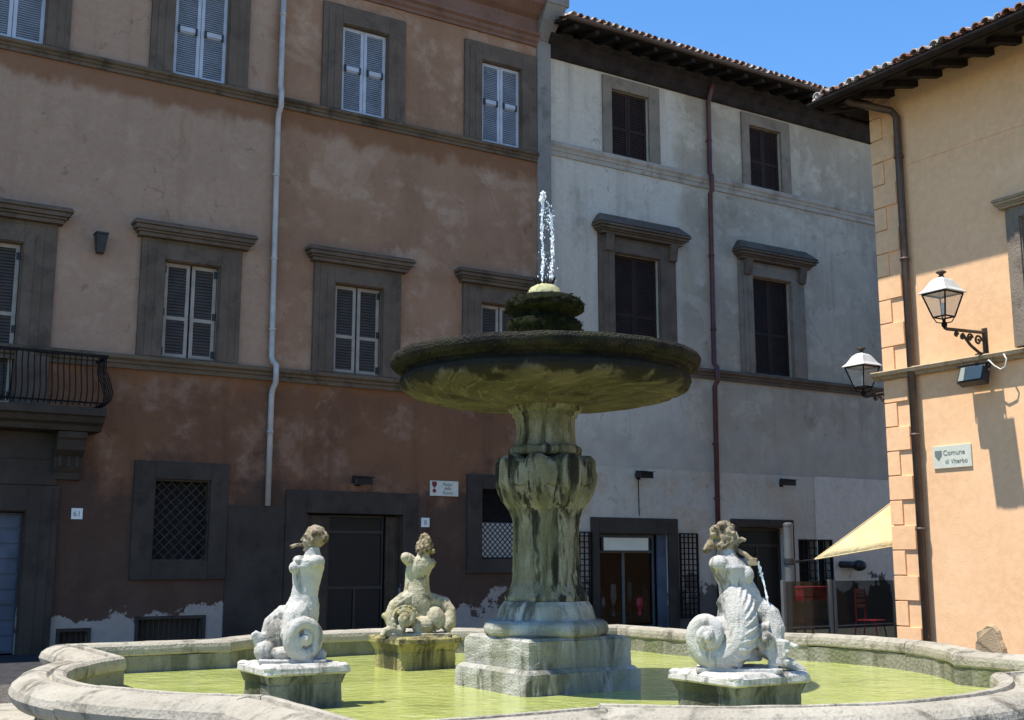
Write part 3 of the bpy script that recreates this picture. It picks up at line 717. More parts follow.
coppi(mb, -OF, 13.5, 7.6, ZE+.13, sl, lambda a, u, z: (-OV-.06+u, a, z), clip=lambda x, u: x+OF > u*.95-.05, seed=6)
tl = math.tan(sl)
mb.add([(-OV,-OF,ZE+.055),(16,-OF,ZE+.055),(16,6.2,ZE+7.3*tl),(6.74,6.2,ZE+7.3*tl),(-OV,14,ZE+.055),(6.74,14,ZE+7.3*tl)], [(0,1,2,3),(0,3,5,4)])
for j in range(18):   # hip ridge tiles
    u = j*.36; p0 = Vector((-OV+u, -OF+u, ZE+.12+u*tl)); p1 = p0+Vector((.44,.44,.44*tl))
    mb.tube([p0+Vector((0,0,.03)), p1], [.12,.1], 10)
mb.build('roof', M['tile'], oh)
pipe_part(oh, [(.10,-.85,10.4),(.14,-.7,10.36),(.62,-.18,10.14),(.70,-.13,10.0),(.70,-.13,.02)], .072, M['brownpipe'],
          [(.70,-.13,9.2),(.70,-.13,7.2),(.70,-.13,3.9),(.70,-.13,2.2)])
# broken masonry at the foot
mb = MB(); ol = [(1.62,0),(1.64,.28),(1.70,.34),(1.69,.47),(1.80,.52),(1.90,.60),(2.02,.58),(2.10,.5),(2.14,.33),(2.20,.2),(2.22,0)]
k = len(ol); mb.add([(x,-.001,z) for x, z in ol]+[(x*.93+.13,-.085-.02*math.sin(x*23),z*.93) for x, z in ol], [(a, (a+1) % k, (a+1) % k+k, a+k) for a in range(k)]+[tuple(range(k)), tuple(range(k, 2*k))])
plabel(mb.build('plaster_patch', M['ostring'], oh, bevel=.01), 'broken grey-brown masonry patch at the foot of the wall')

# ------------------------------------------------------------------ wall things
def wall_lantern(loc, rz, label):
    """origin at the wall, x along wall, -y out of the wall"""
    t = thing('wall_lantern', label, 'street lamp', loc, rz, 'wall lanterns on the orange house')
    L = -1.08; mb = MB()
    # bracket: back bar, top arm, strut, scrolls
    mb.tube([(0,-.03,-.42),(0,-.03,.05)], .03, 8); mb.tube([(0,-.02,.04),(0,L+.06,.0),(0,L,.02)], .03, 8)
    mb.tube([(0,-.04,-.36),(0,-.2,-.33),(0,-.42,-.22),(0,-.62,-.04)], .026, 8)
    for (cy, cz, r) in ((-.2,-.12,.1), (-.42,-.09,.075), (-.62,-.1,.055), (-.78,-.07,.05)):
        mb.tube([(0, cy+r*(1-.045*k)*math.cos(k*.42), cz+r*(1-.045*k)*math.sin(k*.42)) for k in range(20)], .02, 6)
    mb.box(-.05, .05, -.02, -.001, -.5, .12)
    mb.build('bracket', M['rustiron'], t)
    mb = MB(); y0 = L
    mb.ell((0,y0,.07), (.05,.05,.06)); mb.tube([(0,y0,0),(0,y0,.16)], .02, 8)
    zb, zt, hb, ht = .20, .60, .125, .235
    for sx, sy in ((1,1),(1,-1),(-1,1),(-1,-1)):
        mb.tube([(0,y0,.09),(sx*.085,y0+sy*.085,.11),(sx*hb,y0+sy*hb,zb)], .010, 6)
        mb.tube([(sx*hb,y0+sy*hb,zb),(sx*ht,y0+sy*ht,zt)], .014, 6)
    for h, z in ((hb, zb), (ht, zt)):
        for a, b in (((-h,-h),(h,-h)), ((h,-h),(h,h)), ((h,h),(-h,h)), ((-h,h),(-h,-h))):
            mb.tube([(a[0],y0+a[1],z),(b[0],y0+b[1],z)], .014, 6)
    fr = mb.build('lantern_frame', M['iron'], t)
    mb = MB()
    for a, b in (((-1,-1),(1,-1)), ((1,-1),(1,1)), ((1,1),(-1,1)), ((-1,1),(-1,-1))):
        g = .965
        mb.add([(a[0]*hb*g,y0+a[1]*hb*g,zb+.01),(b[0]*hb*g,y0+b[1]*hb*g,zb+.01),(b[0]*ht*g,y0+b[1]*ht*g,zt-.01),(a[0]*ht*g,y0+a[1]*ht*g,zt-.01)], [(0,1,2,3)])
    mb.build('lantern_glass', M['lampglass'], fr)
    mb = MB(); mb.tube([(0,y0,.21),(0,y0,.30)], .03, 8); mb.ell((0,y0,.37), (.045,.045,.08)); mb.build('bulb', M['white'], fr)
    mb = MB(); pr = [(h*.83, z-.08) for h, z in ((.345,.69),(.335,.71),(.27,.76),(.22,.83),(.165,.91),(.10,.955),(.06,.97))]
    vs = []; fs = []
    for h, z in pr: vs += [(-h,y0-h,z),(h,y0-h,z),(h,y0+h,z),(-h,y0+h,z)]
    for i in range(len(pr)-1):
        for k in range(4): fs.append((i*4+k, i*4+(k+1) % 4, i*4+4+(k+1) % 4, i*4+4+k))
    fs += [(3,2,1,0), (len(vs)-4, len(vs)-3, len(vs)-2, len(vs)-1)]
    mb.add(vs, fs); mb.build('lantern_lid', M['zinc'], t, bevel=.008)
    mb = MB(); mb.lathe([(.05,.88),(.05,.91),(.03,.93),(.06,.96),(.09,.975),(.085,.99),(.04,1.01),(.01,1.015)], 14, c=(0,y0)); mb.build('finial', M['rustiron'], t)
    return t
def onB(x, y, z):
    c, s = math.cos(BR), math.sin(BR); return (PB[0]+x*c-y*s, PB[1]+x*s+y*c, z)
wall_lantern(onB(2.2, 0, 5.52), BR, 'iron wall lantern in full sun beside the window, on a scrolled bracket')
wall_lantern(onB(0, .6, 4.86), BR-math.pi/2, 'wall lantern half hidden round the corner, seen against the grey house')

def onA(x, y, z):
    c, s = math.cos(AR), math.sin(AR); return (PA[0]+x*c-y*s, PA[1]+x*s+y*c, z)

t = thing('floodlight', 'square floodlight with a white cable under the sunlit wall lantern', 'floodlight', onB(2.14, 0, 4.82), BR); t.scale = (.9,.9,.9)
mb = MB(); mb.hexa([(-.3,-.48,-.16),(.3,-.48,-.16),(.3,-.3,-.24),(-.3,-.3,-.24),(-.28,-.36,.16),(.28,-.36,.16),(.28,-.2,.12),(-.28,-.2,.12)])
mb.box(-.34, .34, -.37, -.2, .165, .2); mb.build('housing', M['black'], t, bevel=.012)
mb = MB(); mb.hexa([(-.25,-.492,-.13),(.25,-.492,-.13),(.25,-.482,-.13),(-.25,-.482,-.13),(-.24,-.385,.135),(.24,-.385,.135),(.24,-.37,.135),(-.24,-.37,.135)]); mb.build('lens', M['floodglass'], t)
mb = MB(); mb.tube([(-.33,-.34,0),(-.33,-.2,.28),(-.2,-.1,.34),(.2,-.1,.34),(.33,-.2,.28),(.33,-.34,0)], .016, 6); mb.box(-.1,.1,-.12,-.001,.28,.42); mb.build('bracket', M['rustiron'], t)
mb = MB(); mb.tube([(.2,-.22,.2),(.32,-.3,.22),(.42,-.28,.1),(.52,-.24,.02),(.62,-.24,.06),(.66,-.24,.2),(.6,-.23,.3)], .014, 6); mb.build('cable', M['cable'], t, smooth=True)

def spotlight(loc, label, cable=0):
    t = thing('spotlight', label, 'spotlight', loc, AR, 'small black spotlights above the shop doors')
    mb = MB(); mb.hexa([(-.2,-.36,-.09),(.2,-.36,-.09),(.2,-.12,-.05),(-.2,-.12,-.05),(-.2,-.36,.06),(.2,-.36,.06),(.18,-.14,.11),(-.18,-.14,.11)])
    mb.box(-.22,.22,-.42,-.3,.062,.075); mb.build('housing', M['black'], t, bevel=.015)
    mb = MB(); mb.tube([(0,0,-.02),(0,-.14,.02)], .025, 8); mb.box(-.06,.06,-.02,0,-.1,.08); mb.build('bracket', M['iron'], t)
    mb = MB(); mb.box(-.17,.17,-.367,-.361,-.075,.045); mb.build('lens', M['shopglass'], t)
    if cable:
        mb = MB(); mb.tube([(0,-.012,-.1),(.01,-.012,-cable)], .012, 6); mb.build('cable', M['black'], t)
    return t
spotlight(onA(1.86, 0, 3.28), 'black spotlight on the rust-red wall over the dark brown doorway')
spotlight(onA(9.42, GY-.02, 3.7), 'black spotlight with a cable running down to the door with the cream sign', .98)
spotlight(onA(14.25, GY-.02, 3.68), 'black spotlight above the right-hand glass door, near the yellow sail')

t = thing('wall_lamp', 'small dark wall lamp high between the balcony door and the next window', 'lamp', onA(-3.66, 0, 7.6), AR)
mb = MB(); mb.hexa([(-.07,-.24,-.2),(.07,-.24,-.2),(.07,-.1,-.2),(-.07,-.1,-.2),(-.11,-.3,.16),(.11,-.3,.16),(.11,-.06,.16),(-.11,-.06,.16)]); mb.box(-.12,.12,-.31,-.05,.161,.2)
mb.build('housing', M['black'], t, bevel=.01)
mb = MB(); mb.tube([(0,0,.0),(0,-.12,.0)], .025, 8); mb.box(-.05,.05,-.02,0,-.1,.1); mb.build('bracket', M['iron'], t)

t = thing('wall_lamp', 'dark rounded lamp on the pale panel below the yellow sail', 'lamp', onA(16.65, GY-.05, 1.5), AR)
mb = MB(); mb.ell((.2,-.2,0), (.2,.2,.15)); mb.tube([(-.42,-.1,.03),(.1,-.2,.02)], .09, 10); mb.build('housing', M['black'], t, smooth=True)
mb = MB(); mb.tube([(0,0,0),(.0,-.16,0)], .04, 8); mb.build('bracket', M['iron'], t)

# signs
def emblem(mb, x, z, s, y, kind):
    if kind == 'shield':
        mb.add([(x-.5*s,y,z+.6*s),(x+.5*s,y,z+.6*s),(x+.5*s,y,z-.05*s),(x,y,z-.65*s),(x-.5*s,y,z-.05*s)], [(0,1,2,3,4)])
    else:
        k = 14; mb.add([(x+s*.5*math.cos(2*math.pi*i/k),y,z+s*.5*math.sin(2*math.pi*i/k)) for i in range(k)], [tuple(range(k))])
t = thing('street_sign', 'white plaque with red emblem on the rust-red wall', 'sign', onA(3.93, 0, 3.2), AR)
mb = MB(); mb.box(-.35, .35, -.03, 0, -.17, .16); mb.build('plate', M['signw'], t, bevel=.004)
mb = MB(); emblem(mb, -.25, .07, .12, -.032, 'shield'); emblem(mb, -.25, -.06, .09, -.032, 'disc'); mb.build('emblem', M['redink'], t)
for k, (s, zz) in enumerate((('Piazza', .055), ('della', -.035), ('Rocca', -.13))):
    text_mesh(s, .1, M['ink'], t, .08, -.0335, zz, align='CENTER')
t = thing('street_sign', 'pale green plaque with grey crest on the orange wall', 'sign', onB(1.38, 0, 3.46), BR)
mb = MB(); mb.box(-.4, .4, -.03, 0, -.2, .2); mb.build('plate', M['signw'], t, bevel=.004)
mb = MB(); emblem(mb, -.28, .03, .15, -.032, 'shield'); mb.build('emblem', M['ink'], t)
text_mesh('Comune', .13, M['ink'], t, .05, -.0335, .03, align='CENTER'); text_mesh('di Viterbo', .115, M['ink'], t, .09, -.0335, -.12, align='CENTER')
def number(loc, txt, label):
    t = thing('house_number', label, 'house number', loc, AR)
    mb = MB(); mb.box(-.1, .1, -.02, 0, -.1, .1); mb.build('tile', M['white'], t, bevel=.004)
    text_mesh(txt, .14, M['ink'], t, 0, -.0235, -.05, align='CENTER')
number(onA(-3.75, 0, 2.49), '61', 'square white number tile right of the blue-grey door')
number(onA(3.46, -.031, 2.45), '8', 'small number tile under the plaque with red emblem')
t = thing('shop_sign', 'blank cream sign board in the top of the gated shop doorway', 'sign', onA(9.08, GY, 2.03), AR)
mb = MB(); mb.box(-.68, .68, .05, .12, -.15, .15); mb.build('board', M['cream'], t, bevel=.006)
mb = MB(); mb.frame(-.7, .7, -.17, .17, .018, .045, .13); mb.build('frame', M['steel'], t)

# ------------------------------------------------------------------ terrace in the side street
Tip = Vector((5.72, 22.35, 1.66)); U = Vector((9.63, 23.42, 4.3)); L = Vector((7.62, 22.17, 1.98))
mb = MB(); n_ = 14; vs = []; idx = {}
for i in range(n_+1):
    for j in range(n_+1-i):
        a, b = i/n_, j/n_; c = 1-a-b
        p = Tip*c + U*a + L*b
        p = p + Vector((0, .0, -.55*a*c - .12*a*b - .05*b*c))*.35
        idx[i, j] = len(vs); vs.append(p)
fs = []
for i in range(n_):
    for j in range(n_-i):
        fs.append((idx[i,j], idx[i+1,j], idx[i,j+1]))
        if i+j < n_-1: fs.append((idx[i+1,j], idx[i+1,j+1], idx[i,j+1]))
sail = thing('sail_awning', 'yellow triangular sail awning stretched from a post to the orange house', 'awning', tuple(Tip))
vs = [v-Tip for v in vs]
mb.add(vs, fs); cl = mb.build('cloth', M['sail'], sail, smooth=True); so = cl.modifiers.new('t', 'SOLIDIFY'); so.thickness = .008
mb = MB(); mid = (U-Tip)*.5+Vector((0,0,-.05)); mb.tube([(0,0,0),(U-Tip)*.33+Vector((0,0,-.03)),(U-Tip)*.66+Vector((0,0,-.03)),U-Tip], .014, 6); mb.tube([(0,0,0), L-Tip], .012, 6); mb.build('hem', M['sail'], sail)
post_xy = (5.16, 22.0)
mb = MB(); mb.tube([(0,0,0), (post_xy[0]-Tip.x, post_xy[1]-Tip.y, -.05)], .012, 6); mb.build('rope', M['black'], sail)
t = thing('steel_post', 'round grey steel post with a clamp holding the tip of the yellow sail', 'post', (*post_xy, 0))
mb = MB(); mb.lathe([(.16,0),(.16,.02),(.09,.03),(.085,.06),(.085,2.26),(.09,2.27),(.09,2.32),(.05,2.34)], 20); mb.build('pole', M['steel'], t, smooth=False)
mb = MB(); mb.lathe([(.10,1.56),(.105,1.58),(.105,1.66),(.10,1.68)], 16); mb.tube([(.08,0,1.62),(.2,.1,1.62)], .025, 6); mb.build('clamp', M['black'], t)
def screen(x, y, w, label):
    t = thing('glass_screen', label, 'glass screen', (x, y, 0), AR, 'clear terrace windbreaks')
    for xx in (0, w):
        mb = MB(); mb.box(xx-.035, xx+.035, -.035, .035, 0, 1.28); mb.build('upright', M['steel'], t, bevel=.005)
    mb = MB(); mb.box(.045, w-.045, -.006, .006, .14, 1.26); mb.build('pane', M['pane'], t)
    mb = MB(); mb.box(.036, w-.036, -.02, .02, .08, .13); mb.box(.036, w-.036, -.012, .012, .42, .44); mb.build('rail', M['steel'], t, bevel=.004)
screen(4.97, 21.75, 1.2, 'glass windbreak panel standing beside the grey sail post')
screen(6.08, 22.44, 1.7, 'glass windbreak panel under the sail, running behind the house corner')
# red table and chair
t = thing('cafe_table', 'red high cafe table behind the glass screen by the grey post', 'table', (6.02, 24.2, 0), AR)
mb = MB(); mb.box(-.42, .42, -.3, .3, 1.08, 1.12); mb.box(-.41, .41, -.29, .29, .84, 1.079); mb.build('tabletop', M['red'], t, bevel=.008)
for sx, sy in ((1,1),(1,-1),(-1,1),(-1,-1)):
    mb = MB(); mb.tube([(sx*.36,sy*.24,.84),(sx*.39,sy*.27,0)], .02, 8); mb.build('leg', M['iron'], t)
t = thing('cafe_chair', 'red cafe chair in the side street below the sail', 'chair', (7.22, 24.0, 0), AR+.3)
mb = MB(); mb.box(-.22, .22, -.22, .22, .44, .47); mb.build('seat', M['red'], t, bevel=.01)
mb = MB()
for zz in (.70, .80, .90, 1.0): mb.box(-.21, .21, .19, .215, zz, zz+.07)
mb.build('backrest', M['red'], t, bevel=.006)
for sx in (1, -1):
    mb = MB(); mb.tube([(sx*.22,.2,1.08),(sx*.21,.2,.47),(sx*.22,.28,0)], .014, 8); mb.build('leg', M['red'], t)
    mb = MB(); mb.tube([(sx*.2,-.18,.44),(sx*.22,-.24,0)], .014, 8); mb.build('leg', M['red'], t)

# ------------------------------------------------------------------ fountain
FC = (.34, 11.85, 0); FR = R(32)
fo = thing('fountain', 'large stone fountain with mossy raised bowl and lobed basin', 'fountain', FC, FR)
A_, FT, SG = 3.58, 2.0, .9
Rr = (FT*FT+SG*SG)/(2*SG); half = math.asin(FT/Rr)
path = []     # inner edge of the rim, counter-clockwise
for s in range(4):
    rot = Matrix.Rotation(s*math.pi/2, 2)
    seg = [Vector((A_, -A_))]
    k = 9
    seg += [Vector((A_, -A_+(A_-FT)*i/k)) for i in range(1, k)]
    kk = 36; cx = A_+SG-Rr
    seg += [Vector((cx+Rr*math.cos(-half+2*half*i/kk), Rr*math.sin(-half+2*half*i/kk))) for i in range(kk+1)]
    seg += [Vector((A_, FT+(A_-FT)*i/k)) for i in range(1, k)]
    path += [rot @ p for p in seg]
NP = len(path)
def miter(i):
    a, b, c = path[i-1], path[i], path[(i+1) % NP]
    d1 = (b-a).normalized(); d2 = (c-b).normalized()
    n1 = Vector((d1.y, -d1.x)); n2 = Vector((d2.y, -d2.x)); m = (n1+n2).normalized()
    return m / max(.35, m.dot(n1))
MI = [miter(i) for i in range(NP)]
def sweep(prof, i0, i1, gap, amp, dz=0, seed=0, mb=None):
    """sweep a closed (u,z) profile along path[i0..i1]; ends pulled in by gap"""
    k = len(prof); vs = []; fs = []; rows = 0
    pts = []
    for i in range(i0, i1):
        a, b = path[i % NP], path[(i+1) % NP]; ma, mb_ = MI[i % NP], MI[(i+1) % NP]
        sub = max(1, int((b-a).length/.07))
        for s in range(sub): pts.append((a.lerp(b, s/sub), ma.lerp(mb_, s/sub)))
    pts.append((path[i1 % NP], MI[i1 % NP]))
    d = (pts[1][0]-pts[0][0]).normalized(); pts[0] = (pts[0][0]+d*gap, pts[0][1])
    d = (pts[-1][0]-pts[-2][0]).normalized(); pts[-1] = (pts[-1][0]-d*gap, pts[-1][1])
    for p, m in pts:
        for u, z in prof:
            q = Vector((p.x+m.x*u, p.y+m.y*u, z+dz))
            nn = mnoise.fractal(q*3.2+Vector((seed*7.1, 0, 0)), .9, 2.0, 5)*amp + mnoise.noise(q*14)*amp*.35
            vs.append((q.x+m.x*nn, q.y+m.y*nn, q.z+nn*.8))
    L_ = len(pts)
    for r in range(L_-1):
        for j in range(k): fs.append((r*k+j, r*k+(j+1) % k, (r+1)*k+(j+1) % k, (r+1)*k+j))
    fs += [tuple(range(k))[::-1], tuple(range((L_-1)*k, L_*k))]
    mb.add(vs, fs)
rim_prof = [(.0,.6),(-.012,.62),(-.012,.67),(-.002,.71),(.03,.735),(.075,.742),(.10,.738),(.112,.70),(.135,.697),(.155,.728),(.22,.742),(.29,.735),(.36,.705),(.41,.66),(.43,.605),(.41,.55),(.37,.51),(.33,.495),(.25,.495),(.2,.6)]
cuts = []
per = NP//4
for s in range(4): cuts += [s*per, s*per+9, s*per+9+12, s*per+9+24, s*per+9+36]
cuts.append(NP)
mb = MB(); rr = random.Random(11)
for a, b in zip(cuts[:-1], cuts[1:]): sweep(rim_prof, a, b, .004, .0065, rr.uniform(-.008, .008), a, mb)
mb.build('rim', M['rim'], fo, smooth=False)
wall_prof = [(.0,.0),(.006,.598),(.19,.598),(.22,.47),(.21,.40),(.23,.34),(.25,.22),(.30,.17),(.32,.10),(.40,.08),(.41,.0)]
mb = MB()
for a, b in zip(cuts[:-1], cuts[1:]): sweep(wall_prof, a, b, .001, .006, 0, a+3, mb)
mb.build('basin_wall', M['basin'], fo)
step_prof = [(.42,.0),(.42,.085),(.9,.08),(.92,.06),(.92,.0)]
mb = MB()
for a, b in zip(cuts[:-1], cuts[1:]): sweep(step_prof, a, b, .002, .004, 0, a+5, mb)
mb.build('step', M['rim'], fo)
mb = MB(); mb.add([(p.x+.02*MI[i].x, p.y+.02*MI[i].y, 0) for i, p in enumerate(path)], [tuple(range(NP))])
wo = mb.build('pool_water', M['water'], None); wo.location = (FC[0], FC[1], .42); wo.rotation_euler = (0, 0, FR)
tag(wo, kind='structure')
# triangulated water so the concave outline fills correctly
bm = bmesh.new(); bm.from_mesh(wo.data); bmesh.ops.triangulate(bm, faces=bm.faces); bm.to_mesh(wo.data); bm.free()

def block(mb, s0, s1, z0, z1, seg=10, amp=.012, seed=0):
    """weathered square block, half-sizes s0 (bottom) to s1 (top)"""
    vs = []; fs = []; rows = []
    for k in range(seg+1):
        z = z0+(z1-z0)*k/seg; s = s0+(s1-s0)*k/seg
        ring = []
        for side in range(4):
            for j in range(seg):
                f_ = -1+2*j/seg
                x, y = ((f_,-1),(1,f_),(-f_,1),(-1,-f_))[side]
                q = Vector((x*s, y*s, z)); nn = mnoise.fractal(q*4+Vector((seed*3.3,0,0)), .9, 2, 5)*amp
                if abs(x) == abs(y): nn -= amp*.9
                ring.append(len(vs)); vs.append((x*(s+nn), y*(s+nn), z+nn*.3))
        rows.append(ring)
    m = 4*seg
    for k in range(seg):
        for j in range(m): fs.append((rows[k][j], rows[k][(j+1) % m], rows[k+1][(j+1) % m], rows[k+1][j]))
    fs += [tuple(rows[0])[::-1], tuple(rows[-1])]
    mb.add(vs, fs)
mb = MB(); block(mb, .68, .675, .02, .61, amp=.02); block(mb, .655, .62, .61, .645, seg=8, amp=.01); block(mb, .61, .605, .645, .90, amp=.022, seed=3); block(mb, .585, .56, .90, .925, seg=8, amp=.01)
mb.build('pedestal', M['ped'], fo)
def wob(amp, fr=3.0, seed=0):
    def f_(r, z, t):
        return (r+amp*mnoise.fractal(Vector((math.cos(t)*r*fr, math.sin(t)*r*fr+seed, z*fr)), .9, 2, 4), z)
    return f_
def fine(prof, n=4):
    out = []
    for (r0, z0), (r1, z1) in zip(prof[:-1], prof[1:]):
        out += [(r0+(r1-r0)*k/n, z0+(z1-z0)*k/n) for k in range(n)]
    return out+[prof[-1]]
mb = MB(); mb.lathe(fine([(.58,.925),(.61,.95),(.62,.99),(.605,1.04),(.57,1.065),(.50,1.075),(.485,1.13),(.46,1.2),(.43,1.235),(.42,1.25)]), 72, wob(.01))
mb.build('round_base', M['ped'], fo, smooth=True)
def leafy(r, z, t):
    a = .5+.5*math.cos(8*t); b = .5+.5*math.cos(24*t+.6)
    up = max(0, min(1, (z-2.08)/.3)); st = 1-up
    rr_ = r*(1 - .05*st*(1-a) + up*.11*(a**.6-.55)) - .024*(b**2)*(.6+.7*up)
    if z > 2.55: rr_ += .035*a*(z-2.55)/.1*.5
    rr_ += .013*mnoise.fractal(Vector((math.cos(t)*2.6, math.sin(t)*2.6, z*4.5)), .7, 2, 6) + .008*mnoise.noise(Vector((math.cos(t)*14, math.sin(t)*14, z*12)))
    if z < 1.42: rr_ += .03*a*(1.42-z)/.15
    return (rr_, z - (.05*up*(1-a) if z > 2.4 else 0))
mb = MB(); mb.lathe(fine([(.385,1.25),(.40,1.29),(.375,1.34),(.345,1.42),(.335,1.6),(.335,1.9),(.34,2.06),(.365,2.14),(.43,2.22),(.475,2.32),(.495,2.44),(.50,2.55),(.485,2.64),(.44,2.685),(.36,2.69),(.33,2.70)], 5), 192, leafy)
mb.build('baluster', M['bal'], fo, smooth=True)
mb = MB(); mb.lathe(fine([(.34,2.69),(.37,2.71),(.375,2.745),(.36,2.775),(.325,2.79),(.31,2.82),(.30,2.9),(.30,3.0),(.31,3.07),(.335,3.09),(.335,3.12),(.37,3.14),(.40,3.21)]), 72, wob(.008, 4))
mb.build('neck', M['bal'], fo, smooth=True)
def gad(r, z, t):
    a = abs(math.cos(9*t + 2.6*math.sin(2.4*(r-.35))))
    k = max(0, min(1, (r-.5)/.4))
    d = .02*k*(min(1, a*1.5)-.7)
    w = .008*mnoise.fractal(Vector((math.cos(t)*r*3, math.sin(t)*r*3, z*3)), .9, 2, 4)
    return (r+(d if z > 3.36 else d*.3)+w, z-(d if z <= 3.42 else d*.3)+w)
mb = MB(); mb.lathe(fine([(.36,3.185),(.62,3.20),(.95,3.235),(1.2,3.275),(1.38,3.32),(1.455,3.365),(1.485,3.415),(1.475,3.465),(1.43,3.50)], 5), 216, gad)
bw = mb.build('bowl', M['bowl'], fo, smooth=True)
def lip(r, z, t):
    w = .007*mnoise.fractal(Vector((math.cos(t)*r*4, math.sin(t)*r*4, z*5)), .9, 2.1, 5)+.003*mnoise.noise(Vector((math.cos(t)*r*16, math.sin(t)*r*16, z*16)))
    if r < 1.3: w = 0
    return (r+w, z+w*.7)
mb = MB(); mb.lathe(fine([(1.40,3.485),(1.43,3.495),(1.44,3.525),(1.48,3.535),(1.50,3.56),(1.55,3.565),(1.585,3.60),(1.592,3.645),(1.57,3.685),(1.52,3.695),(1.46,3.685),(1.40,3.66),(1.2,3.57),(.5,3.5),(.05,3.49)], 3), 200, lip)
mb.build('bowl_rim', M['bowlrim'], fo, smooth=True)
mb = MB(); mb.lathe([(1.41,3.665),(.02,3.666)], 48); mb.build('bowl_water', M['water'], fo)
# moss fringe hanging from the lip
mb = MB(); rr = random.Random(5)
for k in range(260):
    t = rr.uniform(0, 2*math.pi); r = rr.uniform(1.5, 1.6); z = 3.57+rr.random()*.06
    h = rr.uniform(.015, .045); w = rr.uniform(.006, .014); ct, st = math.cos(t), math.sin(t); q = rr.uniform(0, .03)
    mb.add([(ct*r-st*w, st*r+ct*w, z), (ct*r+st*w, st*r-ct*w, z), (ct*(r+q), st*(r+q), z-h)], [(0,1,2)])
tag(mb.build('moss_fringe', M['moss'], fo), kind='stuff')
# moss-grown two-tier top and nozzle
mb = MB()
def mossy(r, z, t):
    return (r+.035*mnoise.fractal(Vector((math.cos(t)*r*7, math.sin(t)*r*7, z*8)), .8, 2.1, 5)*(1 if r > .1 else 0), z)
mb.lathe(fine([(.26,3.69),(.27,3.88),(.36,3.93),(.385,4.02),(.37,4.08),(.31,4.10),(.30,4.15),(.40,4.20),(.41,4.25),(.39,4.30),(.30,4.34),(.12,4.36)], 4), 80, mossy)
tp = mb.build('moss_cushion', M['moss'], fo, smooth=True)
mb = MB(); rr = random.Random(9)
for k in range(3200):
    t = rr.uniform(0, 2*math.pi); z = rr.uniform(3.9, 4.33)
    if 4.08 < z < 4.19: continue
    r = (.38 if z < 4.11 else .40)+rr.uniform(-.03, .015)
    if z > 4.28: r = rr.uniform(.2, .4); z = 4.35-(r-.2)*.25+rr.uniform(-.01, .02)
    p = Vector((math.cos(t)*r, math.sin(t)*r, z)); s = rr.uniform(.007, .018)
    d1 = Vector((rr.gauss(0,1), rr.gauss(0,1), rr.gauss(0,1))).normalized()*s; d2 = Vector((rr.gauss(0,1), rr.gauss(0,1), rr.gauss(0,1)-.8)).normalized()*s*1.6
    mb.add([p-d1, p+d1, p+d2], [(0,1,2)])
tag(mb.build('moss_tufts', M['moss'], tp), kind='stuff')
mb = MB(); mb.lathe(fine([(.19,4.33),(.185,4.38),(.15,4.44),(.09,4.475),(.04,4.49)], 3), 40, wob(.012, 9))
nz = mb.build('nozzle', M['nozzle'], fo, smooth=True)
mb = MB()
for k in range(11):
    t = 2*math.pi*k/11; mb.tube([(.07*math.cos(t), .07*math.sin(t), 4.46), (.12*math.cos(t)+.01*math.sin(k*3), .12*math.sin(t), 4.555)], [.011, .005], 6)
mb.build('spray_ring', M['iron'], nz)
# water jet
jt = thing('water_jet', 'thin white jet of water rising from the top of the fountain', 'water jet', (FC[0], FC[1], 4.47))
mb = MB(); rr = random.Random(21)
def drops(n_, x, z0, z1, sx, r0, r1, pw=1):
    for k in range(n_):
        z = z0+(z1-z0)*rr.random()**pw
        s = rr.uniform(r0, r1)
        mb.ell((x+rr.gauss(0, sx)+.008*math.sin(z*9+x*50), rr.gauss(0, sx), z), (s, s, s*rr.uniform(1, 2.4)), 7, 5)
drops(300, -.02, .05, .98, .007, .003, .008); drops(60, -.02, .9, 1.01, .016, .005, .013, .8)
drops(170, .08, .08, .80, .011, .003, .009); drops(50, .04, .6, .9, .018, .003, .008); drops(30, .03, .0, .3, .05, .003, .007); drops(20, .03, .1, .9, .035, .003, .006)
mb.tube([(.08+.01*math.sin(k*1.7), .004*math.cos(k*2), .06+.04*k) for k in range(18)], [.005+.003*math.sin(k*1.9) for k in range(18)], 7)
mb.tube([(-.02+.012*math.sin(k*1.3), .004*math.cos(k*2), .04*k) for k in range(24)], [.006+.002*math.sin(k*2.1) for k in range(24)], 7)
mb.build('water_column', M['jet'], jt, smooth=True)

# ------------------------------------------------------------------ statues
def loc_f(x, y):
    c, s = math.cos(FR), math.sin(FR); return (FC[0]+x*c-y*s, FC[1]+x*s+y*c)
def plinth(parent, body_mat, cap_mat, seed):
    mb = MB(); rz = 0
    block(mb, .39, .39, .02, .13, seg=8, amp=.008, seed=seed); block(mb, .365, .355, .13, .59, amp=.012, seed=seed+1); block(mb, .355, .385, .59, .665, seg=8, amp=.008, seed=seed+2)
    pb = mb.build('plinth', body_mat, parent)
    mb = MB(); block(mb, .39, .415, .665, .68, seg=8, amp=.01, seed=seed+4); block(mb, .415, .41, .68, .72, seg=10, amp=.014, seed=seed+5); block(mb, .385, .345, .72, .75, seg=8, amp=.016, seed=seed+6)
    # worn corner scrolls
    for sx, sy in ((1,1),(1,-1),(-1,1),(-1,-1)):
        mb.ell((sx*.355, sy*.355, .725), (.06, .06, .028), 10, 7)
    mb.build('plinth_cap', cap_mat, pb)
    return pb
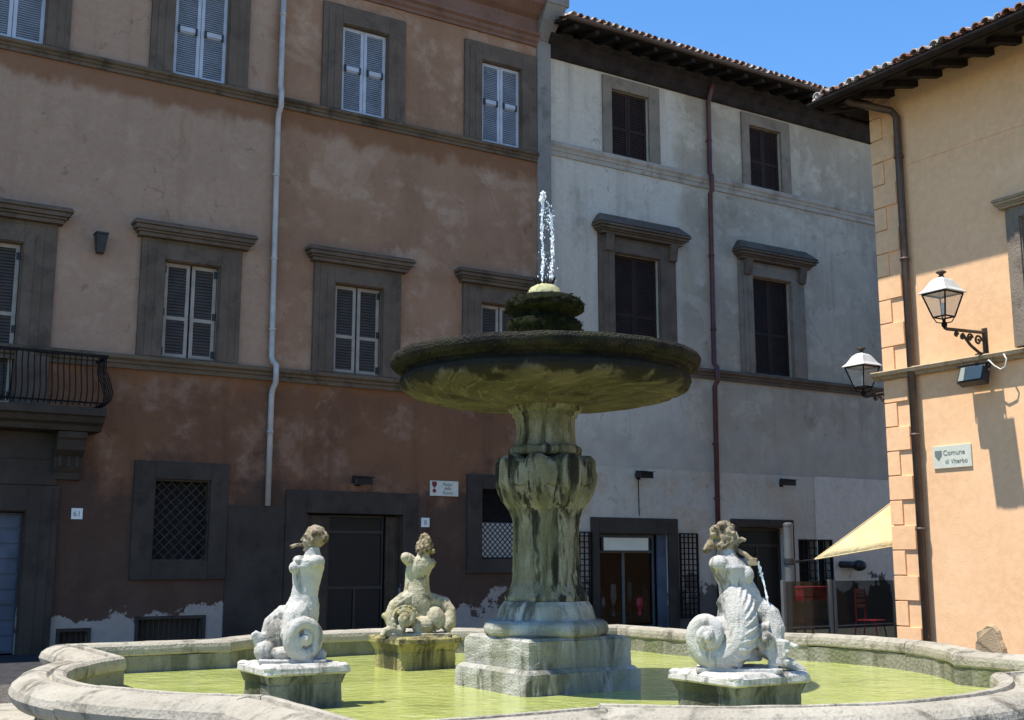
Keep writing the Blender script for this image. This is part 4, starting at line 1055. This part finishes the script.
def spiral(mb, c, R0, th0, turns, r0, r1, drift=-.1, n=46, ex=(1,0,0), ez=(0,0,1), ey=(0,1,0), end=.12, groove=True):
    c = Vector(c); ex, ey, ez = Vector(ex), Vector(ey), Vector(ez); pts = []; rad = []
    for i in range(n+1):
        f_ = i/n; th = th0+turns*2*math.pi*f_; rr_ = R0*(1-f_)**.9+end*R0*f_*.3
        pts.append(c+ex*(rr_*math.cos(th))+ez*(rr_*math.sin(th))+ey*(drift*f_)); rad.append(r0+(r1-r0)*f_)
    mb.tube(pts, rad, 14); mb.ell(pts[-1], r1*1.15)
def prof_torso(mb, rows):
    """rows of (x, y, z, half width, depth ratio) from hips to neck, one closed skin"""
    n = 20; vs = []; fs = []; R2 = []
    for a, b in zip(rows[:-1], rows[1:]):
        for k in range(3): R2.append(tuple(p+(q-p)*k/3 for p, q in zip(a, b)))
    R2.append(rows[-1])
    for x, y, z, h, d in R2:
        for j in range(n):
            t = 2*math.pi*j/n; vs.append((x+.93*h*math.cos(t), y+.93*h*d*math.sin(t), z))
    for i in range(len(R2)-1):
        for j in range(n): fs.append((i*n+j, i*n+(j+1) % n, (i+1)*n+(j+1) % n, (i+1)*n+j))
    fs += [tuple(range(n))[::-1], tuple(range((len(R2)-1)*n, len(R2)*n))]
    mb.add(vs, fs)
def head(mb, c, yaw, s=1.0):
    """carved head looking along yaw (0 = +x)"""
    rot = Matrix.Rotation(yaw, 3, 'Z'); C_ = Vector(c)
    def P(x, y, z): return C_+rot @ Vector((x*s, y*s, z*s))
    mb.ell(P(-.012,0,.02), (.095*s,.078*s,.105*s), rot=rot)      # skull
    mb.ell(P(.032,0,-.045), (.062*s,.058*s,.07*s), rot=rot)       # jaw
    mb.tube([P(.075,0,.03), P(.104,0,-.022)], [.014*s,.021*s], 8)  # nose
    for k in (1, -1):
        mb.ell(P(.07,k*.034,.035), (.018*s,.026*s,.012*s), rot=rot)  # brow
        mb.ell(P(.066,k*.036,-.025), (.022*s,.022*s,.022*s))          # cheek
        mb.ell(P(-.008,k*.079,-.01), (.02*s,.012*s,.032*s))           # ear
    mb.ell(P(.085,0,-.058), (.014*s,.026*s,.010*s)); mb.ell(P(.076,0,-.098), (.02*s,.026*s,.018*s))
def facing(x, y): return math.atan2(y, x)-math.pi/2   # turn local +y along the line of sight

# left statue: looks left with a spout pipe in its mouth
px, py = loc_f(-2.68, -.07)
s1 = thing('siren_statue', 'pale armless siren statue looking left with a pipe in its mouth', 'statue', (px, py, 0), 0, 'siren statues in the basin')
p_ = plinth(s1, M['plinth'], M['marble'], 1); p_.rotation_euler = (0, 0, FR); p_.scale = (.92, .92, 1.05)
ya = facing(px, py)
H = .783; SC = .95
mb = MB()
prof_torso(mb, [(.055,.03,.30,.16,.9),(.065,.02,.42,.172,.85),(.072,.02,.5,.165,.8),(.085,.02,.59,.132,.8),(.10,.02,.68,.132,.78),(.108,.02,.77,.148,.78),(.112,.01,.85,.16,.85),(.13,.01,.91,.135,1.0),(.15,.01,.955,.085,1.0),(.152,.0,1.03,.06,1.0)])
mb.ell((-.012,-.045,.845), (.052,.05,.055)); mb.ell((-.012,.05,.84), (.052,.05,.055))
mb.ell((.19,-.085,.90), (.072,.06,.058)); mb.ell((.03,.0,.91), (.06,.1,.045))
ex = (math.cos(R(25)), math.sin(R(25)), 0)
ey = Vector((math.sin(R(25)), -math.cos(R(25)), 0)); cc = Vector((.085,-.165,.21))
mb.tube([cc+Vector(ex)*(.135*math.cos(R(10*k)))+Vector((0,0,.142*math.sin(R(10*k)))) for k in range(37)], [.06]*37, 14)
spiral(mb, cc+ey*.03, .062, R(100), -1.4, .024, .02, drift=.03, ex=ex, ey=tuple(ey), n=60, end=.2)
mb.ell(cc-ey*.055, (.12,.055,.13))
mb.tube([(.06,-.02,.45),(-.0,-.1,.38),(-.03,-.17,.25),(.02,-.19,.1),(.10,-.16,.06)], [.12,.11,.09,.075,.07], 12)
mb.ell((.10,-.07,.19), (.06,.06,.14))
mb.tube([(.02,.08,.42),(-.10,.12,.41),(-.19,.13,.33),(-.22,.10,.2),(-.2,.04,.08)], [.1,.095,.095,.09,.085], 12)
for k in range(7): mb.tube([(-.2,.06,.10+.02*k),(-.27-.012*k,.0,.10+.022*k),(-.31-.01*k,-.03,.07+.03*k)], [.05,.032,.018], 7)
mb.tube([(-.24,.04,.2),(-.31,.0,.22),(-.35,-.02,.27)], [.06,.045,.02], 8); mb.ell((-.1,-.02,.08), (.13,.1,.06)); mb.ell((-.14,.06,.22), (.12,.1,.17)); mb.ell((-.25,.0,.1), (.1,.09,.1)); mb.ell((.22,.06,.06), (.09,.09,.06)); mb.box(-.3,.3,-.2,.2,0,.03)
for k in range(11):      # carved leaves on the coil's outer band
    a = R(75+k*19); q = Vector((.085,-.13,.195))+Vector(ex)*(.165*math.cos(a))+Vector((0,0,.165*math.sin(a)))+ey*.05
    mb.ell(q, (.03,.02,.017), 8, 6, rot=Matrix.Rotation(-a+1.0, 3, 'Y'))
b = baked(mb, .007, 'figure', M['marble'], s1, 1, .0028, .035, .005); b.location = (0,0,H); b.rotation_euler = (0,0,ya); b.scale = (SC,SC,SC)
mb = MB(); head(mb, (.155,.0,1.105), R(172), 1.05)
for k in range(22):
    a = rnd.uniform(0, 6.28); mb.ell((.205+.045*math.cos(a), .0+.08*math.sin(a*1.7), 1.13+.07*math.sin(a)), rnd.uniform(.022,.038), 7, 5)
mb.ell((.25,0,1.12), (.045,.05,.06))
h_ = baked(mb, .009, 'head', M['headstone'], s1, 1, .006, .03); h_.location = (0,0,H); h_.rotation_euler = (0,0,ya); h_.scale = (SC,SC,SC)
mb = MB(); mb.tube([(.06,0,1.055),(0,0,1.05),(-.055,0,1.03)], [.016,.016,.018], 10); q = mb.build('spout', M['headstone'], h_)

# rear statue: seen from the back, one arm stub raised
px, py = loc_f(-.13, 2.58)
s2 = thing('siren_statue', 'yellowed siren statue seen from behind with a raised arm stump, on a golden stained plinth', 'statue', (px, py, 0), 0, 'siren statues in the basin')
p_ = plinth(s2, M['goldplinth'], M['goldplinth'], 11); p_.rotation_euler = (0, 0, FR); p_.scale = (1, 1, 1.05)
ya = facing(px, py)
mb = MB()
prof_torso(mb, [(.02,.04,.2,.22,.8),(.022,.02,.4,.205,.8),(.022,.01,.5,.185,.75),(.02,.01,.6,.162,.75),(.02,.01,.7,.158,.72),(.035,.0,.78,.172,.72),(.055,.0,.85,.182,.7),(.075,.0,.91,.15,.75),(.09,.0,.95,.09,1),(.097,.0,1.02,.07,1)])
mb.tube([(-.04,-.01,.88),(-.10,-.04,.93),(-.125,-.07,.945)], [.08,.075,.066], 12); mb.ell((-.125,-.06,.945), .064)
mb.tube([(.17,.0,.87),(.215,.02,.84)], [.08,.06], 12)
spiral(mb, (-.115,-.17,.215), .098, R(150), -1.6, .06, .028, drift=-.06, n=60)
mb.tube([(-.05,-.02,.46),(-.13,-.05,.42),(-.24,-.08,.34),(-.30,-.1,.22),(-.25,-.13,.09),(-.12,-.16,.07)], [.1,.105,.1,.09,.08,.07], 12)
for k in range(9):
    a = R(20+k*24); mb.ell((-.115+.145*math.cos(a), -.2, .215+.145*math.sin(a)), (.036,.022,.018), 8, 6, rot=Matrix.Rotation(-a+1.57, 3, 'Y'))
mb.tube([(.1,.02,.44),(.24,.05,.41),(.36,.04,.38),(.435,.0,.29),(.43,-.05,.15),(.36,-.08,.07)], [.1,.09,.085,.075,.08,.07], 12)
mb.ell((.25,-.07,.2), (.125,.1,.15)); mb.ell((.1,-.1,.12), (.15,.1,.12)); mb.box(-.36,.44,-.2,.2,0,.035)
mb.ell((-.37,-.08,.24), (.045,.04,.04)); mb.tube([(-.3,-.15,.08),(-.37,-.2,.06),(-.4,-.24,.0)], [.05,.04,.03], 8)
b = baked(mb, .008, 'figure', M['marble2'], s2, 2, .004, .05, .006); b.location = (0,0,H); b.rotation_euler = (0,0,ya); b.scale = (SC,SC,SC)
mb = MB(); head(mb, (.10,.02,1.04), R(95), 1.1)
for k in range(40):
    a = rnd.uniform(0, 6.28); z = rnd.uniform(-.07, .15); w_ = .105*(1-max(0, z)/.2)
    mb.ell((.11+w_*math.cos(a), .0+w_*.8*math.sin(a), 1.06+z), rnd.uniform(.022,.036), 7, 5)
mb.ell((.115,0,1.2), (.04,.04,.05))
h_ = baked(mb, .01, 'head', M['headstone'], s2, 1, .012, .03); h_.location = (0,0,H); h_.rotation_euler = (0,0,ya); h_.scale = (SC,SC,SC)

# near right statue: leaning back, big snail-like coil, spout to the right
px, py = loc_f(.02, -2.72)
s3 = thing('siren_statue', 'large white siren statue with a snail-like scaly coil, head turned right to a pouring spout', 'statue', (px, py, 0), 0, 'siren statues in the basin')
p_ = plinth(s3, M['plinth'], M['marble'], 21); p_.rotation_euler = (0, 0, FR); p_.scale = (.98, .98, 1.055)
ya = facing(px, py)
mb = MB()
prof_torso(mb, [(.02,.06,.08,.2,.9),(.01,.05,.3,.19,.9),(.01,.04,.46,.18,.85),(.015,.03,.55,.168,.82),(.018,.03,.62,.163,.8),(-.002,.02,.71,.155,.8),(-.03,.01,.79,.165,.82),(-.045,.0,.85,.172,.85),(-.055,.0,.90,.14,.9),(-.065,.0,.945,.092,1),(-.075,.0,1.03,.066,1)])
mb.ell((.10,-.03,.79), (.06,.06,.075)); mb.ell((.10,.08,.78), (.06,.06,.075)); mb.tube([(.08,.02,.72),(.15,.01,.63),(.17,.0,.56)], [.07,.055,.05], 10)
mb.ell((-.125,-.07,.885), (.09,.075,.068)); mb.ell((.06,.1,.87), (.08,.06,.06))
# snail coil: one tapering tube winding in towards the viewer
sp = [(-.06,.0,.62,.12),(.0,-.04,.55,.125),(.035,-.09,.46,.125),(.04,-.12,.36,.122),(.015,-.14,.255,.12),(-.05,-.15,.165,.117),(-.14,-.155,.125,.113),(-.235,-.155,.14,.107),(-.305,-.155,.2,.098),(-.335,-.16,.28,.088),
      (-.325,-.17,.355,.078),(-.28,-.185,.40,.072),(-.22,-.205,.40,.068),(-.175,-.225,.36,.066),(-.165,-.24,.30,.063),(-.19,-.255,.25,.06),(-.24,-.265,.235,.056),(-.28,-.275,.265,.05),(-.285,-.285,.315,.045),(-.255,-.295,.345,.04),(-.22,-.30,.33,.036),(-.215,-.31,.30,.032),(-.24,-.32,.29,.03)]
pts = [Vector(q[:3]) for q in sp]; fp = []; fr_ = []
for i_ in range(len(sp)-1):
    p0 = pts[max(i_-1,0)]; p1 = pts[i_]; p2 = pts[i_+1]; p3 = pts[min(i_+2,len(sp)-1)]
    for k in range(4):
        f_ = k/4; fp.append(.5*((2*p1)+(p2-p0)*f_+(2*p0-5*p1+4*p2-p3)*f_*f_+(3*p1-p0-3*p2+p3)*f_**3)); fr_.append(sp[i_][3]*(1-f_)+sp[i_+1][3]*f_)
fr_ = [q*(1.1 if k < 28 else 1.1-.14*min(1, (k-28)/12)) for k, q in enumerate(fr_)]
mb.tube(fp, fr_, 16); mb.ell(fp[-1], .05); mb.ell((-.15,-.1,.27), (.17,.1,.18)); mb.ell((-.02,-.05,.3), (.14,.12,.28))
for k in range(3, 24, 2):      # slanting ridges carved across the outer band of the coil
    a_ = fp[k]; r_ = fr_[k]; tg = (fp[k+1]-fp[k]).normalized()
    ra = Vector((a_.x+.16, 0, a_.z-.29)).normalized(); rp = []
    for ph, of in ((72,.035),(54,.02),(34,.0),(12,-.03),(-8,-.055)):
        d_ = ra*math.cos(R(ph))+Vector((0,-math.sin(R(ph)),0)); rp.append(a_+d_*(r_+.001)+tg*of)
    mb.tube(rp, [.004,.011,.014,.015,.008], 8)
# second coil and carved fins in the shade
mb.tube([(.1,.05,.55),(.19,.05,.52),(.275,.03,.45),(.315,.0,.34),(.30,-.03,.22),(.22,-.06,.12)], [.085,.09,.092,.09,.085,.08], 12)
spiral(mb, (.23,-.08,.27), .085, R(70), 1.4, .05, .025, drift=-.06, n=60)
for k in range(8): mb.tube([(.26,-.06,.07+.024*k),(.34+.006*k,-.10,.08+.022*k),(.40+.02*math.sin(k*2),-.13,.06+.027*k)], [.05,.034,.016], 7)
mb.tube([(.34,-.08,.2),(.42,-.1,.22),(.475,-.11,.205)], [.045,.032,.024], 8); mb.ell((.47,-.11,.21), (.03,.03,.022)); mb.tube([(.34,-.02,.08),(.45,.02,.05),(.54,.04,-.01)], [.055,.045,.035], 8)
mb.box(-.34,.36,-.24,.24,0,.035)
b = baked(mb, .007, 'figure', M['marble'], s3, 1, .003, .035, .005); b.location = (0,0,H); b.rotation_euler = (0,0,ya); b.scale = (SC,SC,SC)
mb = MB(); head(mb, (-.065,.0,1.1), R(-12), 1.05)
for k in range(46):
    a = rnd.uniform(R(40), R(300)); rr_ = rnd.uniform(.06,.11); mb.ell((-.085+rr_*.9*math.cos(a), .08*math.sin(k*1.3), 1.12+rr_*math.sin(a)), rnd.uniform(.02,.034), 7, 5)
mb.tube([(-.15,0,1.1),(-.2,-.01,1.03),(-.255,-.01,.98)], [.05,.045,.028], 8)
h_ = baked(mb, .009, 'head', M['headstone'], s3, 1, .009, .03); h_.location = (0,0,H); h_.rotation_euler = (0,0,ya); h_.scale = (SC,SC,SC)
mb = MB(); mb.tube([(.03,0,1.06),(.07,0,1.09),(.1,0,1.075)], [.025,.022,.016], 8); mb.tube([(.02,0,1.0),(.09,-.01,.96),(.15,-.01,.90)], [.02,.022,.028], 10); mb.box(.12,.19,-.045,.03,.865,.93)
mb.build('spout', M['headstone'], h_, bevel=.008)
t = thing('water_stream', 'thin stream of water pouring from the spout of the right statue', 'water stream', (px, py, H), ya); t.scale = (SC, SC, SC)
mb = MB(); mb.tube([(.18+.10*k/14*(1.0), -.01, .895-.42*(k/14)**1.5) for k in range(15)], [.007+.003*math.sin(k*2) for k in range(15)], 7)
for k in range(40):
    f_ = rr.random(); mb.ell((.18+.10*f_+rr.gauss(0,.006), -.01+rr.gauss(0,.006), .895-.42*f_**1.5), (.005,.005,.012), 6, 5)
mb.build('stream', M['jet'], t, smooth=True)

# ------------------------------------------------------------------ light, sky, camera
S = Vector((-.954, -.36, 2.65)).normalized()
sun = bpy.data.lights.new('sun', 'SUN'); sun.energy = 4.8; sun.angle = R(.53); sun.color = (1, .955, .87)
so = bpy.data.objects.new('sun', sun); COL.objects.link(so); so.rotation_euler = (-S).to_track_quat('-Z', 'Y').to_euler()
w = bpy.data.worlds.new('World'); scene.world = w; w.use_nodes = True
nt = w.node_tree; bg = nt.nodes['Background']
sky = nt.nodes.new('ShaderNodeTexSky'); sky.sky_type = 'NISHITA'; sky.sun_disc = False
sky.sun_elevation = math.asin(S.z); sky.sun_rotation = math.atan2(S.x, S.y) % (2*math.pi)
sky.air_density = 1.0; sky.dust_density = .0; sky.ozone_density = 4.0; sky.altitude = 300
hs = nt.nodes.new('ShaderNodeHueSaturation'); hs.inputs['Saturation'].default_value = 1.2
nt.links.new(sky.outputs[0], hs.inputs['Color']); nt.links.new(hs.outputs[0], bg.inputs[0]); bg.inputs[1].default_value = .15
cam = bpy.data.cameras.new('camera'); co = bpy.data.objects.new('camera', cam); COL.objects.link(co)
cam.sensor_width = 36; cam.lens = 36*1165/1024; cam.clip_end = 1000; cam.clip_start = .05
co.location = (0, 0, 1.65); co.rotation_euler = (math.pi/2+math.atan(200/1165), 0, 0)
scene.camera = co
vs_ = scene.view_settings; vs_.view_transform = 'Standard'; vs_.look = 'None'; vs_.exposure = .75; vs_.gamma = 1; vs_.use_curve_mapping = False
